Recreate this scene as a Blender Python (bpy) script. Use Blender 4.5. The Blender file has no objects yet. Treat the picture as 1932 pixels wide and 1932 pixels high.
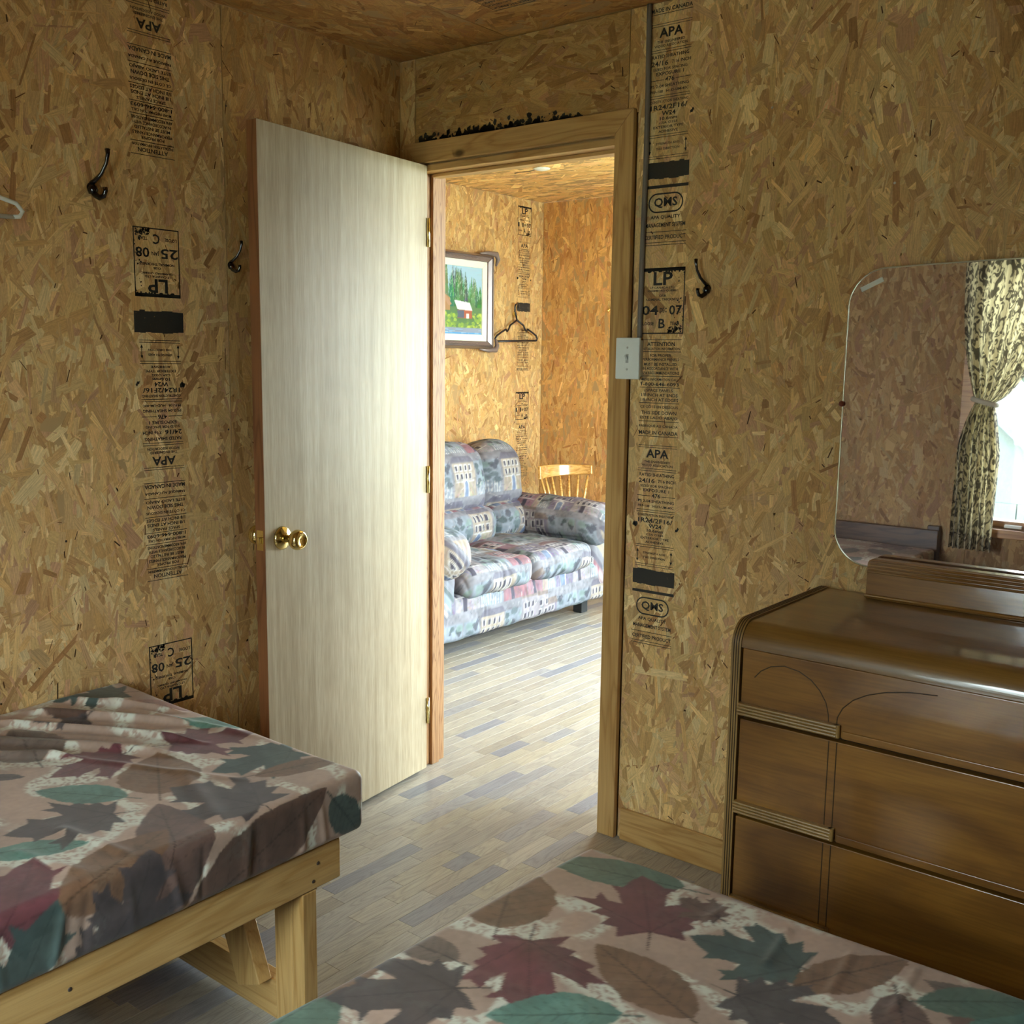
import bpy, math, random
import numpy as np
from mathutils import Vector, Matrix

SC = bpy.context.scene
COL = SC.collection
RNG = np.random.default_rng(7)
random.seed(11)

# ------------------------------------------------------------------ camera
YAW, PITCH, ROLL = 0.670515, 0.145355, 0.012986
CAM = Vector((2.4887, -2.5255, 1.4178))
fw = Vector((-math.sin(YAW)*math.cos(PITCH), math.cos(YAW)*math.cos(PITCH), -math.sin(PITCH)))
r0 = Vector((math.cos(YAW), math.sin(YAW), 0)); u0 = r0.cross(fw)
rv = r0*math.cos(ROLL) + u0*math.sin(ROLL); uv_ = u0*math.cos(ROLL) - r0*math.sin(ROLL)
cd = bpy.data.cameras.new('camera'); cam = bpy.data.objects.new('camera', cd); COL.objects.link(cam)
cam.matrix_world = Matrix(((rv.x, uv_.x, -fw.x, CAM.x), (rv.y, uv_.y, -fw.y, CAM.y), (rv.z, uv_.z, -fw.z, CAM.z), (0, 0, 0, 1)))
cd.sensor_width = 36; cd.sensor_fit = 'HORIZONTAL'; cd.lens = 1960.33/1932*36; cd.clip_start = 0.02
SC.camera = cam

# ------------------------------------------------------------------ world / exposure
w = bpy.data.worlds.new('overcast_sky'); SC.world = w; w.use_nodes = True
nt = w.node_tree; nt.nodes.clear()
bg = nt.nodes.new('ShaderNodeBackground'); out = nt.nodes.new('ShaderNodeOutputWorld')
bg.inputs[0].default_value = (0.80, 0.93, 1.0, 1); bg.inputs[1].default_value = 6.0
nt.links.new(bg.outputs[0], out.inputs[0])
SC.view_settings.view_transform = 'Standard'; SC.view_settings.look = 'None'
SC.view_settings.gamma = 1; SC.view_settings.use_curve_mapping = False
SC.view_settings.exposure = 2.5
SC.cycles.max_bounces = 8; SC.cycles.diffuse_bounces = 5; SC.cycles.glossy_bounces = 3
SC.cycles.use_adaptive_sampling = True; SC.cycles.adaptive_threshold = .05
SC.cycles.transparent_max_bounces = 12; SC.cycles.sample_clamp_indirect = 6
SC.cycles.use_denoising = True

def portal(name, loc, size, direction):
    l = bpy.data.lights.new(name, 'AREA'); l.shape = 'RECTANGLE'; l.size, l.size_y = size
    l.cycles.is_portal = True
    o = bpy.data.objects.new(name, l); COL.objects.link(o); o.location = loc
    o.rotation_euler = Vector(direction).to_track_quat('-Z', 'Y').to_euler()
    return o
H1, H2 = 2.362, 2.42           # ceilings: bedroom, living room
YB = -3.05                     # back wall of the bedroom
XR = 3.0                       # right wall of the bedroom
WT = .122                      # thickness of the wall with the door
LX0, LX1, LY0, LY1 = -1.664, 2.25, WT, 3.0
BW = (1.06, 2.02, 0.68, 2.02)  # bedroom window opening x0 x1 z0 z1 in the back wall
LW = (0.50, 2.60, 0.45, 2.15)  # unseen living window opening, added for brightness: y0 y1 z0 z1 in the right wall
portal('bedroom_window_portal', ((BW[0]+BW[1])/2, YB-0.14, (BW[2]+BW[3])/2), (BW[1]-BW[0], BW[3]-BW[2]), (0, 1, 0))
PD = (-0.42, 1.40, 0.04, 2.10) # unseen glazed door, added to brighten floor and wall: x0 x1 z0 z1 in the living room's back wall
portal('unseen_door_portal', ((PD[0]+PD[1])/2, LY1+0.14, (PD[2]+PD[3])/2), (PD[1]-PD[0], PD[3]-PD[2]), (0, -1, 0))
portal('unseen_window_portal', (LX1+0.14, (LW[0]+LW[1])/2, (LW[2]+LW[3])/2), (LW[3]-LW[2], LW[1]-LW[0]), (-1, 0, 0))

# ------------------------------------------------------------------ helpers
def lin(h):
    h = h.lstrip('#'); c = [int(h[i:i+2], 16)/255 for i in (0, 2, 4)]
    return tuple(x/12.92 if x <= .04045 else ((x+.055)/1.055)**2.4 for x in c)

def tag(o, label=None, cat=None, group=None, kind=None):
    if label: o['label'] = label
    if cat: o['category'] = cat
    if group: o['group'] = group
    if kind: o['kind'] = kind
    return o

def empty(name, loc=(0, 0, 0), rz=0.0, parent=None):
    o = bpy.data.objects.new(name, None); COL.objects.link(o)
    o.location = loc; o.rotation_euler = (0, 0, rz); o.empty_display_size = .1
    if parent: o.parent = parent
    return o

def link(name, me, mat, parent=None, smooth=False):
    o = bpy.data.objects.new(name, me); COL.objects.link(o)
    if mat is not None: me.materials.append(mat)
    if parent is not None: o.parent = parent
    if smooth: me.polygons.foreach_set('use_smooth', np.ones(len(me.polygons), bool))
    return o

class MB:
    def __init__(s): s.v = []; s.f = []
    def box(s, x0, x1, y0, y1, z0, z1):
        b = len(s.v)
        s.v += [(x, y, z) for z in (z0, z1) for y in (y0, y1) for x in (x0, x1)]
        s.f += [tuple(b+i for i in q) for q in ((0, 2, 3, 1), (4, 5, 7, 6), (0, 1, 5, 4), (2, 6, 7, 3), (0, 4, 6, 2), (1, 3, 7, 5))]
        return s
    def obox(s, c, ax, ay, az, hx, hy, hz):
        b = len(s.v); c = Vector(c); ax, ay, az = (Vector(a).normalized() for a in (ax, ay, az))
        for sz in (-1, 1):
            for sy in (-1, 1):
                for sx in (-1, 1): s.v.append(tuple(c+ax*hx*sx+ay*hy*sy+az*hz*sz))
        s.f += [tuple(b+i for i in q) for q in ((0, 2, 3, 1), (4, 5, 7, 6), (0, 1, 5, 4), (2, 6, 7, 3), (0, 4, 6, 2), (1, 3, 7, 5))]
        return s
    def tube(s, pts, r, n=10, cap=True):
        pts = [Vector(p) for p in pts]; rs = r if isinstance(r, (list, tuple)) else [r]*len(pts)
        b = len(s.v); prev = None
        for i, p in enumerate(pts):
            t = (pts[min(i+1, len(pts)-1)]-pts[max(i-1, 0)]).normalized()
            if prev is None:
                a = Vector((0, 0, 1)) if abs(t.z) < .9 else Vector((1, 0, 0))
                nx = t.cross(a).normalized()
            else:
                nx = (prev-t*prev.dot(t)).normalized()
            prev = nx; ny = t.cross(nx)
            for k in range(n):
                a = 2*math.pi*k/n; s.v.append(tuple(p+(nx*math.cos(a)+ny*math.sin(a))*rs[i]))
        for i in range(len(pts)-1):
            for k in range(n):
                s.f.append((b+i*n+k, b+i*n+(k+1) % n, b+(i+1)*n+(k+1) % n, b+(i+1)*n+k))
        if cap:
            s.f.append(tuple(b+k for k in range(n))[::-1]); m = b+(len(pts)-1)*n
            s.f.append(tuple(m+k for k in range(n)))
        return s
    def lathe(s, prof, origin, axis, n=20):
        # prof: (radius, distance along axis)
        ax = Vector(axis).normalized(); a = Vector((0, 0, 1)) if abs(ax.z) < .9 else Vector((1, 0, 0))
        nx = ax.cross(a).normalized(); ny = ax.cross(nx); o = Vector(origin); b = len(s.v)
        for (r, d) in prof:
            for k in range(n):
                t = 2*math.pi*k/n; s.v.append(tuple(o+ax*d+(nx*math.cos(t)+ny*math.sin(t))*r))
        for i in range(len(prof)-1):
            for k in range(n):
                s.f.append((b+i*n+k, b+i*n+(k+1) % n, b+(i+1)*n+(k+1) % n, b+(i+1)*n+k))
        s.f.append(tuple(b+k for k in range(n))[::-1]); m = b+(len(prof)-1)*n; s.f.append(tuple(m+k for k in range(n)))
        return s
    def prism(s, poly, axis, a0, a1):
        # poly: 2D points in the two other axes in cyclic order; axis 0/1/2
        b = len(s.v); n = len(poly)
        def P(q, a):
            if axis == 0: return (a, q[0], q[1])
            if axis == 1: return (q[0], a, q[1])
            return (q[0], q[1], a)
        s.v += [P(q, a0) for q in poly]+[P(q, a1) for q in poly]
        s.f.append(tuple(range(b, b+n))[::-1]); s.f.append(tuple(range(b+n, b+2*n)))
        for i in range(n): s.f.append((b+i, b+(i+1) % n, b+n+(i+1) % n, b+n+i))
        return s
    def build(s, name, mat, parent=None, smooth=False, bevel=0, seg=2):
        me = bpy.data.meshes.new(name); me.from_pydata(s.v, [], s.f); me.update()
        o = link(name, me, mat, parent, smooth)
        if bevel:
            m = o.modifiers.new('Bevel', 'BEVEL'); m.width = bevel; m.segments = seg; m.limit_method = 'ANGLE'; m.angle_limit = .6
            me.polygons.foreach_set('use_smooth', np.ones(len(me.polygons), bool))
            m.harden_normals = True
        return o

def B(x0, x1, y0, y1, z0, z1): return MB().box(x0, x1, y0, y1, z0, z1)

def np_mesh(name, verts, faces, colors=None, uvs=None, domain='POINT'):
    """verts (n,3), faces (m,k) all same size"""
    me = bpy.data.meshes.new(name); n, (m, k) = len(verts), faces.shape
    me.vertices.add(n); me.vertices.foreach_set('co', np.ascontiguousarray(verts, np.float32).ravel())
    me.loops.add(m*k); me.loops.foreach_set('vertex_index', np.ascontiguousarray(faces, np.int32).ravel())
    me.polygons.add(m); me.polygons.foreach_set('loop_start', np.arange(0, m*k, k, dtype=np.int32))
    me.update(calc_edges=True)
    if colors is not None:
        a = me.attributes.new('tone', 'FLOAT_COLOR', domain)
        c = np.ones((len(colors), 4), np.float32); c[:, :3] = colors; a.data.foreach_set('color', c.ravel())
    if uvs is not None:      # per vertex
        l = me.uv_layers.new(name='grain'); l.data.foreach_set('uv', np.ascontiguousarray(uvs[faces.ravel()], np.float32).ravel())
    me.validate(); me.shade_flat()
    return me

# ------------------------------------------------------------------ node materials
def nodes(name):
    m = bpy.data.materials.new(name); m.use_nodes = True; t = m.node_tree; t.nodes.clear()
    o = t.nodes.new('ShaderNodeOutputMaterial'); b = t.nodes.new('ShaderNodeBsdfPrincipled')
    t.links.new(b.outputs[0], o.inputs[0])
    return m, t, b, o
def N(t, kind, **kw):
    n = t.nodes.new(kind)
    for k, v in kw.items():
        if k.startswith('i_'): n.inputs[k[2:].replace('_', ' ')].default_value = v
        else: setattr(n, k, v)
    return n
def L(t, a, b): t.links.new(a, b)
def ramp(t, stops, interp='LINEAR'):
    r = t.nodes.new('ShaderNodeValToRGB'); r.color_ramp.interpolation = interp
    e = r.color_ramp.elements
    while len(e) < len(stops): e.new(.5)
    for i, (p, c) in enumerate(stops):
        e[i].position = p; e[i].color = (*c, 1) if len(c) == 3 else c
    return r
def mixc(t, a, b, fac, mode='MIX'):
    n = t.nodes.new('ShaderNodeMix'); n.data_type = 'RGBA'; n.blend_type = mode
    for sock, v in ((n.inputs[0], fac), (n.inputs[6], a), (n.inputs[7], b)):
        if hasattr(v, 'is_linked'): t.links.new(v, sock)
        elif isinstance(v, (int, float)): sock.default_value = v
        else: sock.default_value = (*v, 1)
    return n.outputs[2]
def mapping(t, src, scale, rot=(0, 0, 0)):
    m = t.nodes.new('ShaderNodeMapping'); m.inputs['Scale'].default_value = scale; m.inputs['Rotation'].default_value = rot
    t.links.new(src, m.inputs[0]); return m.outputs[0]
def bump(t, b, h, strength, dist=.002):
    n = t.nodes.new('ShaderNodeBump'); n.inputs['Strength'].default_value = strength; n.inputs['Distance'].default_value = dist
    t.links.new(h, n.inputs['Height']); t.links.new(n.outputs[0], b.inputs['Normal'])

def plain(name, col, rough=.5, metal=0., coat=0., spec=.5):
    m, t, b, o = nodes(name)
    tc = N(t, 'ShaderNodeTexCoord'); nz = N(t, 'ShaderNodeTexNoise', i_Scale=18., i_Detail=4.)
    L(t, tc.outputs['Object'], nz.inputs['Vector'])
    c = mixc(t, tuple(x*.9 for x in col), tuple(min(1, x*1.08) for x in col), nz.outputs[0])
    L(t, c, b.inputs['Base Color']); b.inputs['Roughness'].default_value = rough; b.inputs['Metallic'].default_value = metal
    b.inputs['Coat Weight'].default_value = coat; b.inputs['Specular IOR Level'].default_value = spec
    return m

def wood(name, light, dark, axis=2, rough=.45, scale=1., knots=True, coat=0., ringy=1.):
    """pine-like board: grain runs along `axis`"""
    m, t, b, o = nodes(name)
    tc = N(t, 'ShaderNodeTexCoord')
    st = [1., 1., 1.]; st[axis] = .09
    v = mapping(t, tc.outputs['Object'], tuple(x*scale for x in st))
    w1 = N(t, 'ShaderNodeTexNoise', i_Scale=14., i_Detail=3., i_Distortion=.6); L(t, v, w1.inputs['Vector'])
    mu = N(t, 'ShaderNodeMath', operation='MULTIPLY'); mu.inputs[1].default_value = 7.*ringy; L(t, w1.outputs[0], mu.inputs[0])
    fr = N(t, 'ShaderNodeMath', operation='PINGPONG'); fr.inputs[1].default_value = .5; L(t, mu.outputs[0], fr.inputs[0])
    r = ramp(t, [(.0, dark), (.22, tuple((a*.35+c*.65) for a, c in zip(dark, light))), (.6, light), (1., tuple(min(1, x*1.08) for x in light))])
    L(t, fr.outputs[0], r.inputs[0])
    st2 = [260., 260., 260.]; st2[axis] = 5.
    fine = N(t, 'ShaderNodeTexNoise', i_Scale=1., i_Detail=2.); L(t, mapping(t, tc.outputs['Object'], tuple(st2)), fine.inputs['Vector'])
    c = mixc(t, r.outputs[0], tuple(x*.75 for x in dark), .0, 'MIX')
    f2 = ramp(t, [(.3, (.82, .80, .78)), (.6, (1, 1, 1))]); L(t, fine.outputs[0], f2.inputs[0])
    c = mixc(t, c, f2.outputs[0], .8, 'MULTIPLY')
    if knots:
        kv = [5., 5., 5.]; kv[axis] = 2.6
        vo = N(t, 'ShaderNodeTexVoronoi', i_Scale=1.); L(t, mapping(t, tc.outputs['Object'], tuple(kv)), vo.inputs['Vector'])
        kr = ramp(t, [(.03, (1, 1, 1)), (.075, (0, 0, 0))]); L(t, vo.outputs['Distance'], kr.inputs[0])
        c = mixc(t, c, tuple(x*.3 for x in dark), kr.outputs[0])
    L(t, c, b.inputs['Base Color']); b.inputs['Roughness'].default_value = rough
    b.inputs['Coat Weight'].default_value = coat; b.inputs['Coat Roughness'].default_value = .2
    bump(t, b, fine.outputs[0], .12, .001)
    return m

def attr_mat(name, rough=.6, grain=(14, 420), gdepth=.35, bumpd=.25, coat=0., coatr=.15, spec=.35):
    """colour from the per-piece 'tone', fine grain from the piece's own 'grain' coordinates"""
    m, t, b, o = nodes(name)
    a = N(t, 'ShaderNodeAttribute', attribute_name='tone')
    if grain:
        uv = N(t, 'ShaderNodeUVMap', uv_map='grain')
        nz = N(t, 'ShaderNodeTexNoise', i_Scale=1., i_Detail=3., i_Distortion=.3)
        L(t, mapping(t, uv.outputs[0], (grain[0], grain[1], 1)), nz.inputs['Vector'])
        r = ramp(t, [(.32, (1-gdepth,)*3), (.62, (1.06,)*3)]); L(t, nz.outputs[0], r.inputs[0])
        c = mixc(t, a.outputs['Color'], r.outputs[0], 1., 'MULTIPLY')
        L(t, c, b.inputs['Base Color'])
        if bumpd: bump(t, b, nz.outputs[0], bumpd, .0006)
    else:
        L(t, a.outputs['Color'], b.inputs['Base Color'])
    b.inputs['Roughness'].default_value = rough; b.inputs['Coat Weight'].default_value = coat; b.inputs['Coat Roughness'].default_value = coatr
    b.inputs['Specular IOR Level'].default_value = spec
    return m

M = {}
def mottled(m, scale, lo, hi):
    t = m.node_tree; b = t.nodes['Principled BSDF']; src = b.inputs['Base Color'].links[0].from_socket
    tc = N(t, 'ShaderNodeTexCoord'); nz = N(t, 'ShaderNodeTexNoise', i_Scale=scale, i_Detail=4., i_Roughness=.7); L(t, tc.outputs['Object'], nz.inputs['Vector'])
    r = ramp(t, [(.3, (lo,)*3), (.68, (hi,)*3)]); L(t, nz.outputs[0], r.inputs[0]); L(t, mixc(t, src, r.outputs[0], 1., 'MULTIPLY'), b.inputs['Base Color'])
def rings(m):
    t = m.node_tree; b = t.nodes['Principled BSDF']; src = b.inputs['Base Color'].links[0].from_socket
    uv = N(t, 'ShaderNodeUVMap', uv_map='grain'); nz = N(t, 'ShaderNodeTexNoise', i_Scale=1., i_Detail=1.5, i_Distortion=.5); L(t, mapping(t, uv.outputs[0], (3.2, 26, 1)), nz.inputs['Vector'])
    mu = N(t, 'ShaderNodeMath', operation='MULTIPLY'); mu.inputs[1].default_value = 11.; L(t, nz.outputs[0], mu.inputs[0])
    fr = N(t, 'ShaderNodeMath', operation='PINGPONG'); fr.inputs[1].default_value = .5; L(t, mu.outputs[0], fr.inputs[0])
    r = ramp(t, [(.0, (.80, .79, .79)), (.22, (.97, .97, .97)), (.5, (1.06, 1.06, 1.04))]); L(t, fr.outputs[0], r.inputs[0]); L(t, mixc(t, src, r.outputs[0], 1., 'MULTIPLY'), b.inputs['Base Color'])
M['strand'] = attr_mat('strand_board_flakes', .62, (22, 380), .26, .3)
M['floor'] = attr_mat('laminate_strip', .30, (9, 330), .12, .04, spec=.5)
mottled(M['strand'], 160., .88, 1.08); rings(M['floor']); mottled(M['floor'], 220., .92, 1.05)
M['pine'] = wood('pine_vertical', lin('#c29c62'), lin('#a97f47'), 2, .42)
M['pine_x'] = wood('pine_along_x', lin('#c29c62'), lin('#a97f47'), 0, .42)
M['pine_y'] = wood('pine_along_y', lin('#c8a268'), lin('#b48a50'), 1, .42)
M['jamb'] = wood('jamb_pine', lin('#a77c52'), lin('#7d5330'), 2, .5, 1.6, knots=False, ringy=1.6)
M['board_back'] = plain('strand_board_core', (.42, .265, .115), .8)
M['osb_far'] = plain('strand_board_plain', (.46, .31, .14), .75)
M['white_plastic'] = plain('white_plastic', (.72, .76, .72), .35)
M['screw'] = plain('painted_screw', (.5, .52, .5), .4)
M['toggle'] = plain('toggle_grey', (.42, .45, .43), .35)
M['brass'] = plain('polished_brass', (.78, .62, .26), .13, 1.)
M['dark_metal'] = plain('black_nickel', (.05, .05, .055), .12, 1.)
M['dark_metal'].node_tree.nodes['Principled BSDF'].inputs['Coat Weight'].default_value = .6
M['black_plastic'] = plain('black_plastic', (.018, .014, .016), .3)
M['hanger_grey'] = plain('grey_white_plastic', (.62, .63, .58), .35)
M['rubber'] = plain('black_rubber', (.02, .02, .022), .7)
M['cable'] = plain('grey_cable_sheath', (.15, .125, .10), .45)
M['steel'] = plain('steel', (.6, .6, .58), .3, 1.)
M['nail'] = plain('rusty_nail', (.05, .03, .02), .6)
M['underside'] = plain('black_underside', (.02, .02, .02), .9)

def ink_mat():
    m, t, b, o = nodes('worn_black_ink')
    tc = N(t, 'ShaderNodeTexCoord')
    nz = N(t, 'ShaderNodeTexNoise', i_Scale=170., i_Detail=4., i_Roughness=.7); L(t, mapping(t, tc.outputs['Object'], (1, 1, .35)), nz.inputs['Vector'])
    r = ramp(t, [(.26, (0, 0, 0)), (.34, (1, 1, 1))]); L(t, nz.outputs[0], r.inputs[0])
    mu = N(t, 'ShaderNodeMath', operation='MULTIPLY'); mu.inputs[1].default_value = .97; L(t, r.outputs[0], mu.inputs[0])
    b.inputs['Base Color'].default_value = (.022, .020, .016, 1); b.inputs['Roughness'].default_value = .6
    tr = N(t, 'ShaderNodeBsdfTransparent'); mx = N(t, 'ShaderNodeMixShader')
    L(t, mu.outputs[0], mx.inputs[0]); L(t, tr.outputs[0], mx.inputs[1]); L(t, b.outputs[0], mx.inputs[2]); L(t, mx.outputs[0], o.inputs[0])
    return m
M['ink'] = ink_mat()

# ------------------------------------------------------------------ strand board (OSB)
PAL = np.array([lin(c) for c in ('#c89f5c', '#d0a866', '#b98a4a', '#bd8f52', '#c49a5e', '#d9b878', '#ab7a42', '#b58258', '#c2945f', '#cdae72')])
PAL = PAL*.72+PAL.mean(0)*.28; PAL = PAL*np.array((.99, 1.06, 1.24))
PALW = np.array([16, 14, 14, 14, 12, 7, 9, 6, 8, 6.]); PALW /= PALW.sum()
def flakes(name, parent, O, U, V, W, H, density=4300, spread=24, along='v', seed=1, tint=(1, 1, 1), size=1.25, mat='strand'):
    rg = np.random.default_rng(seed); n = int(W*H*density/size**2)
    if n < 4: return
    O, U, V = (np.array(a, float) for a in (O, U, V)); Nn = np.cross(U, V)
    u = rg.random(n)*W; v = rg.random(n)*H
    Ln = np.clip(np.exp(rg.normal(math.log(.052), .55, n)), .012, .17)*size
    Wd = np.clip(np.exp(rg.normal(math.log(.0105), .55, n)), .002, .034)*size
    base = 90. if along == 'v' else 0.
    ang = np.radians(base+rg.normal(0, spread, n)+(rg.random(n) < .10)*rg.uniform(-90, 90, n))
    col = PAL[rg.choice(len(PAL), n, p=PALW)]*np.exp(rg.normal(0, .10, n))[:, None]
    zt = rg.random(n)*.0007
    q_ = slice(int(n*.55), int(n*.80)); nq = int(n*.80)-int(n*.55); Ln[q_] = rg.uniform(.010, .035, nq)*size; Wd[q_] = rg.uniform(.002, .009, nq)*size; ang[q_] += rg.normal(0, .35, nq)
    # lowest layer bigger to close gaps
    k = int(n*.25); Ln[:k] = rg.uniform(.08, .18, k)*size; Wd[:k] = rg.uniform(.02, .045, k)*size; zt[:k] *= .25
    # dark cracks, bark slivers and pits near the top
    d = slice(n-int(n*.034), n); nd = n-(n-int(n*.034))
    Ln[d] = np.exp(rg.normal(math.log(.016), .5, nd)); Wd[d] = rg.uniform(.0008, .0042, nd); zt[d] = rg.uniform(.0005, .0009, nd)
    col[d] = np.array(lin('#5a3818'))*rg.uniform(.5, 1.5, nd)[:, None]
    ang[d] += rg.normal(0, .5, nd)
    # reddish-brown strands
    e = slice(n-int(n*.060), n-int(n*.034)); ne = (n-int(n*.034))-(n-int(n*.060))
    col[e] = np.array(lin('#9f7445'))*rg.uniform(.85, 1.2, ne)[:, None]
    col = col*np.array(tint)
    # six-sided strand outline with ragged ends
    jl = rg.uniform(.0, .16, (n, 2)); jw = rg.uniform(.72, 1.08, (n, 6)); md = rg.uniform(-.15, .15, (n, 2))
    lx = np.stack([-.5+jl[:, 0], md[:, 0], .5-jl[:, 1]*.3, .5-jl[:, 1], md[:, 1], -.5+jl[:, 0]*.2], 1)*Ln[:, None]
    ly = np.stack([-.5*jw[:, 0], -.5*jw[:, 1], -.42*jw[:, 2], .5*jw[:, 3], .5*jw[:, 4], .40*jw[:, 5]], 1)*Wd[:, None]
    ca, sa = np.cos(ang)[:, None], np.sin(ang)[:, None]
    pu = np.clip(u[:, None]+lx*ca-ly*sa, 0, W); pv = np.clip(v[:, None]+lx*sa+ly*ca, 0, H)
    tilt = rg.normal(0, .0028, (n, 1)); pz = np.clip(zt[:, None]+tilt*lx+rg.normal(0, .006, (n, 1))*ly, .00002, .0011)
    P = O+pu[..., None]*U+pv[..., None]*V+pz[..., None]*Nn
    faces = np.arange(n*6).reshape(n, 6)
    off = rg.random((n, 1, 2))*50
    uvs = np.stack([lx, ly], 2)+off
    me = np_mesh(name, P.reshape(-1, 3), faces, col, uvs.reshape(-1, 2), 'FACE')
    o = link(name, me, M[mat], parent); o['kind'] = 'stuff'
    return o

def panel(parent, O, U, V, W, H, thick=.011, fl=True, name='strand_board_panel', mat='board_back', **kw):
    """a sheet of strand board; its face lies on the plane through O spanned by U, V"""
    O, U, V = Vector(O), Vector(U), Vector(V); Nn = U.cross(V); g = .0011
    c = O+U*(W/2)+V*(H/2)-Nn*(thick/2)
    p = MB().obox(c, U, V, Nn, W/2-g, H/2-g, thick/2).build(name, M[mat] if fl else M['osb_far'], parent)
    if fl: flakes('wood_strands', p, O+U*g+V*g, U, V, W-2*g, H-2*g, **kw)
    return p
X, Y, Z = (1, 0, 0), (0, 1, 0), (0, 0, 1)
T = .011
def wall(name, x0, x1, y0, y1, z0, z1):
    o = B(x0, x1, y0, y1, z0, z1).build(name, M['board_back']); o['kind'] = 'structure'; return o

# --- bedroom left wall (face at x = 0)
wl = wall('wall_left', -.10, -T, YB-.1, WT, 0, H1)
pl1 = panel(wl, (0, -1.905, 0), Y, Z, 1.215, H1, seed=21, spread=26, tint=(1.12, 1.12, 1.20))
pl2 = panel(wl, (0, -.69, 0), Y, Z, .69, H1, seed=22, tint=(.92, .84, .78), spread=20)
panel(wl, (0, YB, 0), Y, Z, 1.145, H1, seed=23, density=2200)
# --- door wall (face at y = 0, seen from -y)
DX0, DX1, DZ = .091, .848, 2.012        # door opening
wf = MB()
for b in ((-.10, DX0-.02, T, WT-T, 0, H1), (DX1+.02, XR, T, WT-T, 0, H1), (DX0-.02, DX1+.02, T, WT-T, DZ+.02, H1)): wf.box(*b)
wf = wf.build('wall_front', M['board_back']); wf['kind'] = 'structure'
panel(wf, (0, 0, 2.09), X, Z, .07, H1-2.09, seed=31, tint=(1.05, 1.05, 1.0))
panel(wf, (.07, 0, 2.09), X, Z, .805, H1-2.09, seed=32, along='u', spread=22, tint=(.80, .74, .62))
panel(wf, (.875, 0, 2.09), X, Z, .052, H1-2.09, seed=33, tint=(1.08, 1.05, .95))
panel(wf, (0, 0, 0), X, Z, .070, 2.09, seed=34)
pr = panel(wf, (.907, 0, 0), X, Z, 1.22, H1, seed=35, tint=(1.2, 1.24, 1.30), spread=26)
panel(wf, (2.127, 0, 0), X, Z, XR-2.127, H1, seed=36, density=2000)
# --- bedroom back wall with window, right wall, ceiling
wb = MB()
for b in ((-.1, BW[0], YB-.1, YB-T, 0, H1), (BW[1], XR+.1, YB-.1, YB-T, 0, H1), (BW[0], BW[1], YB-.1, YB-T, 0, BW[2]), (BW[0], BW[1], YB-.1, YB-T, BW[3], H1)): wb.box(*b)
wb = wb.build('wall_back', M['board_back']); wb['kind'] = 'structure'
PT = (.60, .57, .61)
panel(wb, (BW[0], YB, 0), (-1, 0, 0), Z, BW[0], H1, seed=41, density=2600, tint=PT)
panel(wb, (XR, YB, 0), (-1, 0, 0), Z, XR-BW[1], H1, seed=42, density=1200, tint=PT)
panel(wb, (BW[1], YB, 0), (-1, 0, 0), Z, BW[1]-BW[0], BW[2], seed=43, density=2000, tint=PT)
panel(wb, (BW[1], YB, BW[3]), (-1, 0, 0), Z, BW[1]-BW[0], H1-BW[3], seed=44, density=2000, tint=PT)
wr = wall('wall_right', XR+T, XR+.1, YB-.1, WT, 0, H1)
panel(wr, (XR, 0, 0), (0, -1, 0), Z, -YB, H1, fl=False)
ce = wall('ceiling', -.10, XR+.1, YB-.1, WT, H1+T, H1+.1)
panel(ce, (0, YB, H1), Y, X, -YB, .452, seed=51, density=2000, along='u', spread=26, tint=(.88, .74, .58), size=1.15)
pc2 = panel(ce, (.452, YB, H1), Y, X, -YB, 1.22, seed=52, density=1800, along='v', spread=26, tint=(.88, .74, .58), size=1.15)
panel(ce, (1.672, YB, H1), Y, X, -YB, XR-1.672, fl=False)
# --- living room shell
lw = wall('wall_living_left', LX0-.1, LX0-T, LY0-.1, LY1+.1, 0, H2)
LT = (1.04, 1.0, .98)
panel(lw, (LX0, LY0, 0), Y, Z, 1.0, H2, fl=False)
plv = panel(lw, (LX0, LY0+1.0, 0), Y, Z, LY1-LY0-1.0, H2, seed=61, density=2400, size=1.1, tint=LT, spread=26)
lb = MB()
for b in ((LX0-.1, PD[0], LY1+T, LY1+.1, 0, H2), (PD[1], LX1+.1, LY1+T, LY1+.1, 0, H2), (PD[0], PD[1], LY1+T, LY1+.1, 0, PD[2]), (PD[0], PD[1], LY1+T, LY1+.1, PD[3], H2)): lb.box(*b)
lb = lb.build('wall_living_back', M['board_back']); lb['kind'] = 'structure'
panel(lb, (LX0, LY1, 0), X, Z, 1.22, H2, seed=62, density=2000, size=1.15, tint=(1.12, .98, .86), spread=16)
panel(lb, (PD[1], LY1, 0), X, Z, LX1-PD[1], H2, fl=False)
panel(lb, (LX0+1.22, LY1, PD[3]), X, Z, PD[1]-LX0-1.22, H2-PD[3], fl=False)
lr = MB()
for b in ((LX1, LX1+.1, LY0-.1, LW[0], 0, H2), (LX1, LX1+.1, LW[1], LY1+.1, 0, H2), (LX1, LX1+.1, LW[0], LW[1], 0, LW[2]), (LX1, LX1+.1, LW[0], LW[1], LW[3], H2)): lr.box(*b)
lr = lr.build('wall_living_right', M['osb_far']); lr['kind'] = 'structure'
lf = MB()
for b in ((LX0-.1, DX0-.02, WT-T, WT, 0, H2), (DX1+.02, XR+.1, WT-T, WT, 0, H2), (DX0-.02, DX1+.02, WT-T, WT, DZ+.02, H2), (LX0-.1, -.10, .02, WT-T, 0, H2)): lf.box(*b)
lf = lf.build('wall_living_front', M['osb_far']); lf['kind'] = 'structure'
lc = wall('ceiling_living', LX0-.1, LX1+.1, WT+.001, LY1+.1, H2+T, H2+.1)
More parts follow.
